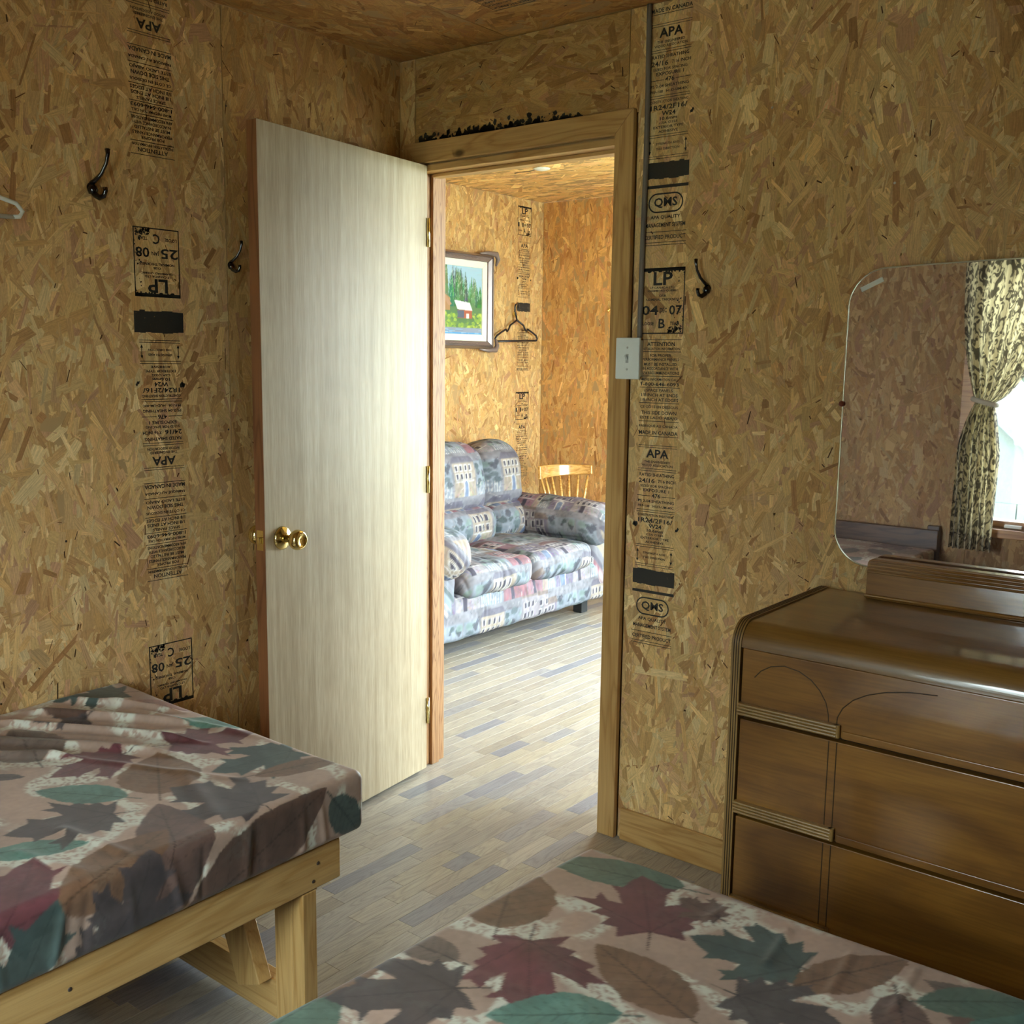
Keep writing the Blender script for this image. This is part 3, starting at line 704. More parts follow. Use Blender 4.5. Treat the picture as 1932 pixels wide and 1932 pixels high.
MAPLE = [(0, .05), (.13, .0), (.35, -.05), (.29, .09), (.47, .14), (.39, .24), (.55, .34), (.50, .41), (.68, .60), (.53, .575), (.47, .68), (.36, .55), (.22, .50), (.25, .70), (.36, .82), (.21, .80), (.13, .92), (0, 1.05)]
LC = {'red': '#5d2f36', 'teal': '#4f756a', 'dark': '#453d3e', 'brown': '#6d4f3a', 'purp': '#5e4740', 'dbrn': '#503a30', 'dgrn': '#374744', 'pink': '#8a6258', 'gray': '#66564d', 'green': '#4a6355'}
def leaf_canvas(u0, u1, v0, v1, leaves, seed):
    res = .002; c = Canvas(u0, u1, v0, v1, res, lin('#ab9080')); h, w_ = c.h, c.w
    big = vnoise(h, w_, 60, seed); mid = vnoise(h, w_, 14, seed+1); fine = vnoise(h, w_, 3, seed+2); fine2 = vnoise(h, w_, 2, seed+3)
    c.img *= (.80+.34*big+.10*(mid-.5)+.14*(fine-.5))[..., None]
    # pale lace-like scribble between the leaves
    ridge = 1-np.abs(vnoise(h, w_, 45, seed+4)*2-1)*1.0; band = np.clip((ridge-.68)/.10, 0, 1)
    lace = band*np.clip((np.maximum(fine2, fine)-.46)/.14, 0, 1)*np.clip((vnoise(h, w_, 26, seed+6)-.22)/.2, 0, 1)
    c.img = c.img*(1-lace[..., None]*.92)+np.array(lin('#cfcfc0'))*lace[..., None]*.92
    tex = .62+.45*vnoise(h, w_, 22, seed+7)+.34*vnoise(h, w_, 7, seed+8)+.18*fine
    rg = random.Random(seed)
    allv = list(leaves)
    for t, cn, bu, bv, tu, tv, wr in allv:
        b = np.array((bu, bv)); d = np.array((tu, tv))-b; ln = np.linalg.norm(d); d /= ln; n = np.array((-d[1], d[0]))
        col = np.array(lin(LC[cn])); vein = col*.45
        W2 = lambda x, y: b+d*y*ln+n*x*ln*(.84 if t == 'm' else 1.)
        if t == 'm':
            jit = [(x*rg.uniform(.9, 1.12), y+rg.uniform(-.02, .02)) for x, y in MAPLE[1:-1]]; jit2 = [(-x*rg.uniform(.9, 1.12), y+rg.uniform(-.02, .02)) for x, y in MAPLE[1:-1]]
            poly = [W2(*MAPLE[0])]+[W2(*q) for q in jit]+[W2(*MAPLE[-1])]+[W2(*q) for q in jit2[::-1]]
            c.poly(poly, col, .96, tex)
            for e in ((0, .98), (.58, .52), (-.58, .52), (.30, .0), (-.30, .0)): c.stroke(W2(0, .06), W2(*e), .0035, vein, .5)
            c.stroke(W2(0, .06), W2(.05, -.22), .004, vein, .9)
        else:
            k = 22; wf_ = lambda t_: wr*.82*.5*(math.sin(math.pi*t_**.82)**.8)
            poly = [W2(wf_(i/k)*rg.uniform(.94, 1.05), i/k) for i in range(k+1)]+[W2(-wf_(i/k)*rg.uniform(.94, 1.05), i/k) for i in range(k-1, 0, -1)]
            c.poly(poly, col, .95, tex)
            c.stroke(W2(.03, -.16), W2(0, .95), .004, vein, .85)
            for i in range(1, 8):
                y = .06+i*.1; x = wf_(min(.98, y+.14))*.92
                c.stroke(W2(0, y), W2(x, y+.14), .0022, vein, .45); c.stroke(W2(0, y), W2(-x, y+.14), .0022, vein, .45)
    return c
LEAVES1 = [('o', 'gray', .383, -1.483, .134, -1.426, .8), ('o', 'dark', .381, -1.595, .438, -1.547, .6), ('m', 'dark', .207, -1.275, .163, -1.384, 0), ('o', 'dbrn', .071, -1.326, .211, -1.262, .4),
    ('m', 'red', .982, -1.846, .805, -1.717, 0), ('o', 'teal', .713, -1.756, .816, -1.620, .55), ('m', 'dark', .738, -1.516, .664, -1.690, 0), ('o', 'teal', .683, -1.462, .521, -1.568, .55),
    ('m', 'red', .484, -1.345, .483, -1.51, 0), ('o', 'brown', .722, -1.41, .538, -1.304, .95), ('m', 'dark', .923, -1.313, .714, -1.379, 0), ('o', 'purp', 1.098, -1.586, .756, -1.442, .5),
    ('o', 'brown', .975, -1.746, .873, -1.498, .62), ('m', 'dark', 1.10, -1.640, .930, -1.570, 0), ('o', 'dbrn', 1.113, -1.513, .945, -1.17, .5), ('m', 'red', .507, -1.256, .582, -1.083, 0),
    ('m', 'dgrn', .738, -1.082, .701, -1.27, 0), ('o', 'teal', .542, -1.059, .355, -1.151, .5), ('o', 'brown', .785, -1.233, .861, -1.024, .42), ('m', 'dgrn', .1, -1.111, .037, -1.268, 0),
    ('o', 'pink', .334, -1.081, .168, -1.125, .55), ('m', 'dgrn', 1.14, -1.85, .96, -1.75, 0), ('o', 'dgrn', .977, -1.163, 1.085, -1.080, .7), ('m', 'dark', 1.12, -1.71, 1.03, -1.62, 0)]
LEAVES2 = [('o', 'green', 1.715, -1.07, 1.466, -1.140, .46), ('o', 'brown', 1.581, -1.372, 1.464, -1.189, .85), ('m', 'red', 1.754, -1.235, 1.645, -1.09, 0), ('m', 'red', 1.63, -1.365, 1.742, -1.508, 0),
    ('o', 'brown', 1.905, -1.37, 1.709, -1.31, .62), ('m', 'dgrn', 1.966, -1.163, 1.804, -1.193, 0), ('o', 'brown', 1.973, -1.219, 2.074, -1.043, .5), ('o', 'gray', 1.588, -1.472, 1.456, -1.483, .62),
    ('o', 'brown', 1.493, -1.679, 1.485, -1.505, .6), ('m', 'dark', 1.638, -1.517, 1.527, -1.651, 0), ('o', 'teal', 1.831, -1.425, 1.699, -1.544, .6), ('m', 'dark', 1.914, -1.285, 2.060, -1.265, 0),
    ('o', 'green', 2.118, -1.15, 2.251, -1.042, .5), ('o', 'purp', 2.086, -1.148, 2.159, -1.284, .6), ('m', 'purp', 1.808, -1.119, 1.728, -1.107, 0)]
rgl = random.Random(3)
def scatter(u0, u1, v0, v1, n):
    r = []
    for _ in range(n):
        a = rgl.uniform(0, 6.28); l = rgl.uniform(.16, .24); u, v = rgl.uniform(u0, u1), rgl.uniform(v0, v1)
        r.append((rgl.choice('moo'), rgl.choice(list(LC)), u, v, u+l*math.cos(a), v+l*math.sin(a), rgl.uniform(.45, .8)))
    return r
def grade(lo, hi, fa, fb, fine, coarse):
    a = []
    x_ = lo
    while x_ < hi-1e-6:
        a.append(x_); x_ += fine if fa <= x_ <= fb else coarse
    a.append(hi); return np.array(a)
def soft_box(lo, hi, r, xs, ys, zs, bottom=True):
    """rounded box as quads; returns verts, faces, unfolded (u, v), box-normal sources"""
    lo, hi = np.array(lo, float), np.array(hi, float); V, F, UVv = [], [], []; nb = 0
    def grid(A, Bv, fn, flip, ufn):
        nonlocal nb
        a, b = np.meshgrid(A, Bv, indexing='ij'); p_ = fn(a.ravel(), b.ravel()); na, nbv = a.shape
        i = np.arange(na-1)[:, None]*nbv+np.arange(nbv-1)[None]; q = np.stack([i, i+nbv, i+nbv+1, i+1], -1).reshape(-1, 4)
        if flip: q = q[:, ::-1]
        V.append(p_); F.append(q+nb); UVv.append(ufn(p_)); nb += len(p_)
    S = lambda *c: np.stack([np.broadcast_to(np.asarray(k, float), max((np.shape(z_) for z_ in c), key=len)) for k in c], 1)
    grid(xs, ys, lambda a, b: S(a, b, hi[2]), False, lambda p_: p_[:, :2])
    if bottom: grid(xs, ys, lambda a, b: S(a, b, lo[2]), True, lambda p_: p_[:, :2])
    grid(ys, zs, lambda a, b: S(hi[0], a, b), False, lambda p_: np.stack([hi[0]+hi[2]-p_[:, 2], p_[:, 1]], 1))
    grid(ys, zs, lambda a, b: S(lo[0], a, b), True, lambda p_: np.stack([lo[0]-hi[2]+p_[:, 2], p_[:, 1]], 1))
    grid(xs, zs, lambda a, b: S(a, hi[1], b), True, lambda p_: np.stack([p_[:, 0], hi[1]+hi[2]-p_[:, 2]], 1))
    grid(xs, zs, lambda a, b: S(a, lo[1], b), False, lambda p_: np.stack([p_[:, 0], lo[1]-hi[2]+p_[:, 2]], 1))
    V, F, UVv = np.concatenate(V), np.concatenate(F), np.concatenate(UVv)
    key = np.round(V*20000).astype(np.int64); _, idx, inv = np.unique(key, axis=0, return_index=True, return_inverse=True)
    V, UVv, F = V[idx], UVv[idx], inv.ravel()[F]
    q = np.clip(V, lo+r, hi-r); d = V-q; ln = np.linalg.norm(d, axis=1, keepdims=True); nrm = np.where(ln > 1e-9, d/np.maximum(ln, 1e-9), 0)
    return q+nrm*r, F, UVv, nrm

M['sheet'] = attr_mat('printed_cotton_sheet', .45, None, spec=.4)
def cloth_bump(m, scale, strength):
    t = m.node_tree; b = t.nodes['Principled BSDF']; tc = N(t, 'ShaderNodeTexCoord'); nz = N(t, 'ShaderNodeTexNoise', i_Scale=scale, i_Detail=2.)
    L(t, tc.outputs['Object'], nz.inputs['Vector']); bump(t, b, nz.outputs[0], strength, .001)
cloth_bump(M['sheet'], 900., .12)
M['sheet'].node_tree.nodes['Principled BSDF'].inputs['Sheen Weight'].default_value = .15

def mattress(lo, hi, leaves, seed, label, fx, fy, wr, skew=0.):
    xs = grade(lo[0], hi[0], *fx, .0032, .014); ys = grade(lo[1], hi[1], *fy, .0032, .014); zs = grade(lo[2], hi[2], lo[2], hi[2], .0045, .01)
    V, F, UV, nrm = soft_box(lo, hi, .021, xs, ys, zs)
    c = leaf_canvas(lo[0]-.2, hi[0]+.2, lo[1]-.2, hi[1]+.2, leaves, seed); col = c.sample(UV[:, 0], UV[:, 1])
    # softness: slightly domed top, wavy edges, creases in the cover
    x_, y_, z_ = V.T; mx, my = (lo[0]+hi[0])/2, (lo[1]+hi[1])/2
    top = (z_ > hi[2]-.04)
    disp = np.zeros(len(V)); disp += .004*np.sin(x_*9+y_*4+seed)*np.sin(y_*7-x_*3)
    for (ax_, ay_, bx_, by_, wd, hh) in wr:                       # creases as soft ridges along segments
        d = np.array((bx_-ax_, by_-ay_)); l2 = d@d; t_ = np.clip(((x_-ax_)*d[0]+(y_-ay_)*d[1])/l2, 0, 1)
        dist = np.hypot(x_-ax_-t_*d[0], y_-ay_-t_*d[1]); disp += hh*np.exp(-(dist/wd)**2)*np.clip(np.sin(math.pi*np.clip(t_, .02, .98))*2.2, 0, 1)
    V[:, 2] += disp*np.clip(nrm[:, 2], 0, 1)
    # small vertical pulls on the sides
    side = np.clip(1-np.abs(nrm[:, 2]), 0, 1)*np.clip((hi[2]-z_)/.06, .25, 1)
    rg = np.random.default_rng(seed)
    for k in range(26):
        yy = rg.uniform(lo[1], hi[1]); a = rg.uniform(.002, .006)*rg.choice([1, 1, -.6]); wd = rg.uniform(.006, .012); sl = rg.uniform(-.25, .25)
        V[:, 0] += np.sign(nrm[:, 0])*(np.abs(nrm[:, 0]) > .5)*side*a*np.exp(-((y_-yy-sl*(hi[2]-z_))/wd)**2)
        xx = rg.uniform(lo[0], hi[0])
        V[:, 1] += np.sign(nrm[:, 1])*(np.abs(nrm[:, 1]) > .5)*side*a*np.exp(-((x_-xx-sl*(hi[2]-z_))/wd)**2)
    V[:, 0] -= skew*np.clip(hi[1]-y_, 0, .85)*np.clip(1-(x_-lo[0])/(hi[0]-lo[0]), 0, 1)      # cover sits a little askew
    o = link('mattress', np_mesh('mattress', V, F, col), M['sheet'], None, True)
    return tag(o, label, 'mattress', 'leaf-printed mattresses')
W1 = [(.04, -1.36, .46, -1.13, .009, .019), (.03, -1.45, .56, -1.19, .008, .016), (.02, -1.27, .34, -1.10, .009, .017), (.05, -1.57, .60, -1.26, .012, .014), (.08, -1.66, .44, -1.42, .011, .014), (.05, -1.40, .40, -1.20, .008, -.012), (.05, -1.50, .5, -1.25, .008, -.012),
      (.62, -1.30, .93, -1.42, .02, .004), (.70, -1.62, .93, -1.60, .012, .005), (.72, -1.72, .93, -1.68, .012, .004), (.10, -1.20, .62, -1.09, .012, .007), (.3, -1.5, .8, -1.25, .010, .004)]
W2 = [(1.90, -1.07, 1.92, -1.20, .008, .004), (2.0, -1.07, 2.02, -1.22, .008, .004), (2.09, -1.06, 2.10, -1.20, .007, .004), (1.80, -1.07, 1.79, -1.14, .008, .003), (1.55, -1.35, 1.9, -1.5, .03, .003)]
mattress((.004, -2.955, .420), (.944, -1.066, .552), scatter(0, 1.1, -2.95, -1.95, 26)+LEAVES1, 3, 'leaf-print mattress on the plank bed under the coat hooks', (0, 1), (-2.0, -1.0), W1)
mattress((1.500, -2.955, .420), (2.436, -1.036, .553), scatter(1.4, 2.5, -2.95, -1.75, 30)+scatter(2.15, 2.5, -1.7, -1.0, 8)+LEAVES2, 8, 'leaf-print mattress at the foot of the dresser', (1.4, 2.32), (-1.80, -1.0), W2, .060)

# ------------------------------------------------------------------ plank bed frames
def bed_frame(ox, y1, label):
    root = empty('bed_frame', (ox, y1, 0)); tag(root, label, 'bed frame', 'plank bed frames'); Wd, Ln = .924, 1.83
    M_ = M['pine_y'], M['pine_x'], M['pine']
    for x0 in (.006, Wd-.038): B(x0, x0+.038, -Ln, 0, .331, .419).build('side_rail', M_[0], root, bevel=.004)
    for y0, z0 in ((-.062, .385), (-.075, .350), (-.60, .372), (-1.30, .36)): MB().lathe([(0, 0), (.0042, 0), (.0030, .0012), (0, .0014)], (Wd-.0001, y0, z0), (1, 0, 0), 10).build('nail', M['nail'], root)
    for k in range(9):
        y0 = -.13-k*.20; B(.046, Wd-.040, y0-.09, y0, .397, .4185).build('slat', M_[1], root, bevel=.002)
    for yy in (-.066, -Ln+.064):
        for x0, x1 in ((.008, .096), (Wd-.096, Wd-.0385)):
            B(x0 if x0 > .5 else .046, x1 if x0 > .5 else .104, yy-.036, yy, 0, .396).build('leg', M_[2], root, bevel=.004)
        B(.105, Wd-.097, yy-.034, yy-.002, .012, .102).build('stretcher', M_[1], root, bevel=.003)
        B(.046, Wd-.040, yy+.002, yy+.036, .300, .389).build('cross_rail', M_[1], root, bevel=.003)
    # outer leg cheek that shows below the rail end
    B(Wd-.0375, Wd-.001, -.103, -.066, 0, .330).build('leg_cheek', M_[2], root, bevel=.003)
    # diagonal brace from the stretcher up under the slats
    MB().obox((Wd-.20, -.122, .235), (-.42, 0, 1), (0, 1, 0), (1, 0, .42), .155, .017, .040).build('brace', M_[2], root, bevel=.003)
    # low head board
    if ox < 1: hb = B(.0, Wd+.012, -Ln-.050, -Ln-.026, .43, .640).build('head_board', M['dark_wood'], root, bevel=.004)
    for x0 in ((.0, Wd-.05) if ox < 1 else ()): B(x0, x0+.06, -Ln-.088, -Ln-.0505, 0, .66).build('head_post', M['dark_wood'], root, bevel=.004)
    return root
M['dark_wood'] = wood('dark_stained_pine', lin('#5a3f2c'), lin('#3c271a'), 0, .4)
bed_frame(.006, -1.127, 'unpainted plank bed frame against the wall with the upside-down print')
bed_frame(1.500, -1.110, 'unpainted plank bed frame in front of the varnished dresser')

# ------------------------------------------------------------------ varnished waterfall dresser
def varnish(name, a, b_, c_, axis, rough=.22, coat=.6):
    m, t, b, o = nodes(name); tc = N(t, 'ShaderNodeTexCoord')
    sc = [6., 6., 6.]; sc[axis] = 1.6
    n1 = N(t, 'ShaderNodeTexNoise', i_Scale=1., i_Detail=4., i_Distortion=1.6); L(t, mapping(t, tc.outputs['Object'], tuple(sc)), n1.inputs['Vector'])
    r = ramp(t, [(.3, a), (.5, b_), (.68, c_)]); L(t, n1.outputs[0], r.inputs[0])
    s2 = [240., 240., 240.]; s2[axis] = 9.
    n2 = N(t, 'ShaderNodeTexNoise', i_Scale=1., i_Detail=3.); L(t, mapping(t, tc.outputs['Object'], tuple(s2)), n2.inputs['Vector'])
    r2 = ramp(t, [(.35, (.78, .76, .72)), (.6, (1, 1, 1))]); L(t, n2.outputs[0], r2.inputs[0])
    c = mixc(t, r.outputs[0], r2.outputs[0], .8, 'MULTIPLY'); L(t, c, b.inputs['Base Color'])
    b.inputs['Roughness'].default_value = .4; b.inputs['Coat Weight'].default_value = coat; b.inputs['Coat Roughness'].default_value = rough
    n3 = N(t, 'ShaderNodeTexNoise', i_Scale=7., i_Detail=1.); L(t, tc.outputs['Object'], n3.inputs['Vector']); bump(t, b, n3.outputs[0], .06, .004)
    return m
M['varnish'] = varnish('amber_varnished_veneer', lin('#6a4214'), lin('#875a1e'), lin('#9a6a28'), 0, .07, 1.)
M['varnish_top'] = varnish('amber_varnished_top', lin('#6b4a1c'), lin('#7c5825'), lin('#86622c'), 0, .07, 1.)
M['inlay'] = plain('dark_incised_line', (.045, .022, .008), .5)
M['band'] = varnish('edge_banding_wood', lin('#80602c'), lin('#94713a'), lin('#a07c44'), 2, .3)
M['gap'] = plain('drawer_gap', (.015, .009, .005), .8)
dx0, dx1, dyf, dyb = 1.500, 2.560, -.500, -.022
ds = empty('dresser', ((dx0+dx1)/2, -.26, 0)); tag(ds, 'varnished waterfall dresser with reeded drawer pulls and rounded top edge', 'dresser')
def dpart(name, mb, mat, parent=None, **k):
    off = Vector(ds.location); mb.v = [tuple(Vector(v)-off) for v in mb.v]
    return mb.build(name, M[mat], parent or ds, **k)
def arcpts(cy, cz, r, a0, a1, n=12): return [(cy+r*math.cos(a0+(a1-a0)*i/n), cz+r*math.sin(a0+(a1-a0)*i/n)) for i in range(n+1)]
PI = math.pi
dpart('carcass', B(dx0+.022, dx1-.022, dyf+.024, dyb, .06, .835), 'gap')
prof = [(dyb, .838), (dyb, .860)]+arcpts(dyf+.052, .808, .052, PI/2, PI, 16)[0:]+[(dyf, .812)]
prof = [(dyb, .860)]+arcpts(dyf+.052, .808, .052, PI/2, PI, 16)+[(dyf+.020, .808)]+arcpts(dyf+.052, .808, .032, PI, PI/2, 10)+[(dyb, .840)]
o = dpart('top', MB().prism(prof, 0, dx0+.0225, dx1-.0225), 'varnish_top'); o.data.polygons.foreach_set('use_smooth', np.ones(len(o.data.polygons), bool))
o.modifiers.new('Split', 'EDGE_SPLIT').split_angle = .6
side = [(dyb, .0)]+[(dyb, .863)]+arcpts(dyf+.052, .809, .055, PI/2, PI, 16)+[(dyf-.003, 0)]
for x0, x1 in ((dx0, dx0+.022), (dx1-.022, dx1)):
    sp = dpart('side_panel', MB().prism(side, 0, x0, x1), 'band')
    for k in (.006, .0115, .017):
        ln = [(x0+k, q[0]-.0002, q[1]+.0002) for q in [(dyb, .863)]+arcpts(dyf+.052, .809, .055, PI/2, PI, 16)+[(dyf-.003, .01)]]
        dpart('inlay_line', MB().tube(ln, .0011, 6), 'inlay', sp)
dpart('plinth', B(dx0+.023, dx1-.023, dyf+.012, dyf+.023, .03, .196), 'varnish')
def pull(z, xa, xb, parent, roundr):
    mb = MB().box(xa, xb, dyf-.010, dyf-.0005, z-.0135, z+.0135)
    for i in range(4): mb.tube([(xa, dyf-.0105, z-.0102+i*.0068), (xb, dyf-.0105, z-.0102+i*.0068)], .0033, 10)
    xe = xb if roundr else xa
    mb.tube([(xe, dyf-.006, z-.0135), (xe, dyf-.006, z+.0135)], .0062, 12)
    pu_ = dpart('pull', mb, 'band', parent, smooth=False)
    return pu_
for i, (z0, z1) in enumerate(((.657, .807), (.433, .648), (.210, .424))):
    d = dpart('drawer', B(dx0+.026, dx1-.026, dyf, dyf+.022, z0, z1), 'varnish', bevel=.0025)
    zp = z0+.016
    pull(zp, dx0+.025, dx0+.245, d, True); pull(zp, dx1-.245, dx1-.025, d, False)
    dpart('lip', B(dx0+.255, dx1-.255, dyf-.004, dyf-.0003, z0+.0005, z0+.017), 'varnish', d, bevel=.002)
    for sg in (1, -1):
        cx_ = (dx0+dx1)/2; fx_ = lambda v: v if sg > 0 else 2*cx_-v
        if i == 0:
            l1 = [(fx_(1.724), .668+.014), (fx_(1.723), .700), (fx_(1.716), .726), (fx_(1.702), .748), (fx_(1.682), .767), (fx_(1.655), .780), (fx_(1.622), .785), (fx_(1.592), .778), (fx_(1.570), .764), (fx_(1.556), .747)]
            l2 = [(fx_(1.741), .668+.014), (fx_(1.742), .700), (fx_(1.752), .722), (fx_(1.772), .743), (fx_(1.800), .760), (fx_(1.835), .773), (fx_(1.88), .783), (fx_(1.935), .788)]
        else:
            l1 = [(fx_(1.727), z0+.03), (fx_(1.727), z1-.002)]; l2 = [(fx_(1.744), z0+.03), (fx_(1.744), z1-.002)]
        for l in (l1, l2): dpart('incised_line', MB().tube([(a, dyf+.0006, b) for a, b in l], .0013, 6), 'inlay', d)
# mirror support rail standing on the dresser top
rl = empty('mirror_rail', (2.03, -.058, .8605)); tag(rl, 'reeded wooden rail standing on the dresser top in front of the mirror', 'mirror rail')
ra = [(-.395, 0), (.395, 0), (.395, .082)]+[(.395-.014+.014*math.cos(a), .083+.014*math.sin(a)) for a in np.linspace(0, PI/2, 6)]+[(-.395+.014+.014*math.cos(a), .083+.014*math.sin(a)) for a in np.linspace(PI/2, PI, 6)]
MB().prism(ra, 1, -.016, .016).build('board', M['varnish'], rl, bevel=.002)
for k, zz_ in enumerate((.066, .074, .082, .090)): MB().tube([(-.394+.002*k, -.0165, zz_), (.394-.002*k, -.0165, zz_)], .0030, 8).build('reed', M['varnish'], rl, True)
MB().tube([(-.396, -.0175, .007), (.396, -.0175, .007)], .0045, 8).build('foot_moulding', M['varnish'], rl, True)

# ------------------------------------------------------------------ mirror
mm, t, b, o_ = nodes('silvered_mirror'); b.inputs['Metallic'].default_value = 1.; b.inputs['Roughness'].default_value = .012
tc = N(t, 'ShaderNodeTexCoord'); nz = N(t, 'ShaderNodeTexNoise', i_Scale=40., i_Detail=3.); L(t, tc.outputs['Object'], nz.inputs['Vector'])
L(t, mixc(t, (.86, .80, .82), (.90, .84, .86), nz.outputs[0]), b.inputs['Base Color']); df = N(t, 'ShaderNodeBsdfDiffuse'); df.inputs[0].default_value = (.62, .52, .50, 1); ms_ = N(t, 'ShaderNodeMixShader'); ms_.inputs[0].default_value = .035
L(t, b.outputs[0], ms_.inputs[1]); L(t, df.outputs[0], ms_.inputs[2]); L(t, ms_.outputs[0], o_.inputs[0]); M['mirror'] = mm
M['glass_edge'] = plain('pale_glass_edge', (.75, .72, .58), .12, .6)
mi = empty('mirror', (2.03, -.0225, .930)); mi.rotation_euler = (math.radians(-.55), 0, 0); tag(mi, 'frameless wall mirror with rounded corners above the dresser', 'mirror')
hw, mh_, rc = .497, .722, .085
ol = []
for cx_, cz_, a0 in ((hw-rc, mh_-rc-.012, 0), (-hw+rc, mh_-rc-.012, PI/2), (-hw+rc, rc, PI), (hw-rc, rc, 1.5*PI)):
    for k in range(11):
        a = a0+PI/2*k/10; x_, z_ = cx_+rc*math.cos(a), cz_+rc*math.sin(a); ol.append((x_, z_+(.012*(1-(x_/hw)**2) if z_ > .4 else 0)))
    if a0 == 0:
        for q in np.linspace(hw-rc, -hw+rc, 22)[1:-1]: ol.append((float(q), mh_-.012+.012*(1-(q/hw)**2)))
MB().prism(ol, 1, -.0055, .0).build('mirror_glass', M['mirror'], mi)
MB().tube([(a, -.0045, b) for a, b in ol]+[(ol[0][0], -.0045, ol[0][1])], .0023, 6, False).build('bevelled_rim', M['glass_edge'], mi, True)
MB().obox((-.444, -.0064, .676), (.9, 0, .42), (0, 1, 0), (-.42, 0, .9), .028, .0004, .0055).build('adhesive_tape', M['white_plastic'], mi)
MB().lathe([(0, 0), (.006, 0), (.0075, .003), (.006, .007), (0, .008)], (-.499, -.0058, .392), (0, -1, 0), 14).build('mirror_clip', plain('red_brown_clip', (.16, .03, .015), .35), mi, True)

# ------------------------------------------------------------------ sofa with printed street-scene fabric
def town_canvas():
    c = Canvas(0, .66, 0, .66, .0025, lin('#8e8c92')); h, w_ = c.h, c.w; rg = random.Random(4)
    c.img *= (.8+.5*vnoise(h, w_, 30, 90))[..., None]
    cols = [lin(q) for q in ('#a99886', '#a07a84', '#867e92', '#a46c76', '#b3a491', '#83809a', '#986a70', '#a79fa4')]
    dark = lin('#3f3c4a'); white = lin('#dcd8d4'); blue = lin('#7d8fae'); green = lin('#4c5f5c')
    for row in range(4):
        y0 = row*.165; x_ = -.02
        while x_ < .64:
            wd = rg.uniform(.07, .13); hh = rg.uniform(.10, .16); kind = rg.random(); col = rg.choice(cols)
            if kind < .68:
                c.rect(x_, x_+wd, y0, y0+hh, col)
                for k in range(22): c.stroke((x_+rg.random()*wd, y0), (x_+rg.random()*wd, y0+hh*rg.random()), .003, tuple(v*rg.uniform(.55, 1.35) for v in col), .6)
                c.poly([(x_-.008, y0+hh), (x_+wd+.008, y0+hh), (x_+wd-.012, y0+hh+.026), (x_+.012, y0+hh+.026)], rg.choice([lin('#7d5f5b'), lin('#8b7a70'), lin('#6f6c78')]))
                n = max(2, int(wd/.028)); 
                for fl in range(2):
                    for k in range(n):
                        a = x_+.010+k*(wd-.02)/n; bz = y0+hh*.50+fl*hh*.26
                        c.rect(a-.002, a+.015, bz-.002, bz+.024, white); c.rect(a, a+.012, bz, bz+.021, dark)
                c.rect(x_+.006, x_+wd-.006, y0+hh*.42, y0+hh*.46, white)
                a = x_+wd*rg.uniform(.25, .55)
                if rg.random() < .5:
                    c.poly([(a-.016+.016*math.cos(q)+.016, y0+.045+.018*math.sin(q)) for q in np.linspace(0, PI, 10)]+[(a-.016, y0), (a+.016, y0)], white)
                    c.poly([(a+.012*math.cos(q), y0+.042+.014*math.sin(q)) for q in np.linspace(0, PI, 10)]+[(a-.012, y0), (a+.012, y0)], blue)
                else: c.rect(a, a+.020, y0, y0+.046, dark)
            else:
                c.rect(x_, x_+wd, y0, y0+.13, lin('#94a0ac'), .8)
                for k in range(16):
                    a, bb, r = x_+rg.random()*wd, y0+rg.uniform(.03, .12), rg.uniform(.006, .018)
                    c.poly([(a+r*rg.uniform(.6, 1.2)*math.cos(6.28*i/8), bb+r*rg.uniform(.6, 1.2)*math.sin(6.28*i/8)) for i in range(8)], rg.choice([green, lin('#66777a'), lin('#8aa09a'), lin('#4a4f58')]), .9)
                for k in range(9): a = x_+k*wd/9; c.stroke((a, y0), (a+.003, y0+rg.uniform(.03, .05)), .0035, white)
            x_ += wd+rg.uniform(0, .012)
    for k in range(520):
        a, bb = rg.random()*.66, rg.random()*.66; c.stroke((a, bb), (a+rg.uniform(-.022, .022), bb+rg.uniform(-.014, .014)), .0032, rg.choice([white, dark, dark, lin('#6f6470'), lin('#8e7f86'), lin('#5b6670')]), .6)
    c.img *= (.78+.44*vnoise(h, w_, 4, 91))[..., None]
    return c
TOWN = town_canvas()
M['sofa'] = attr_mat('street_print_upholstery', .75, None, spec=.25); cloth_bump(M['sofa'], 500., .2)
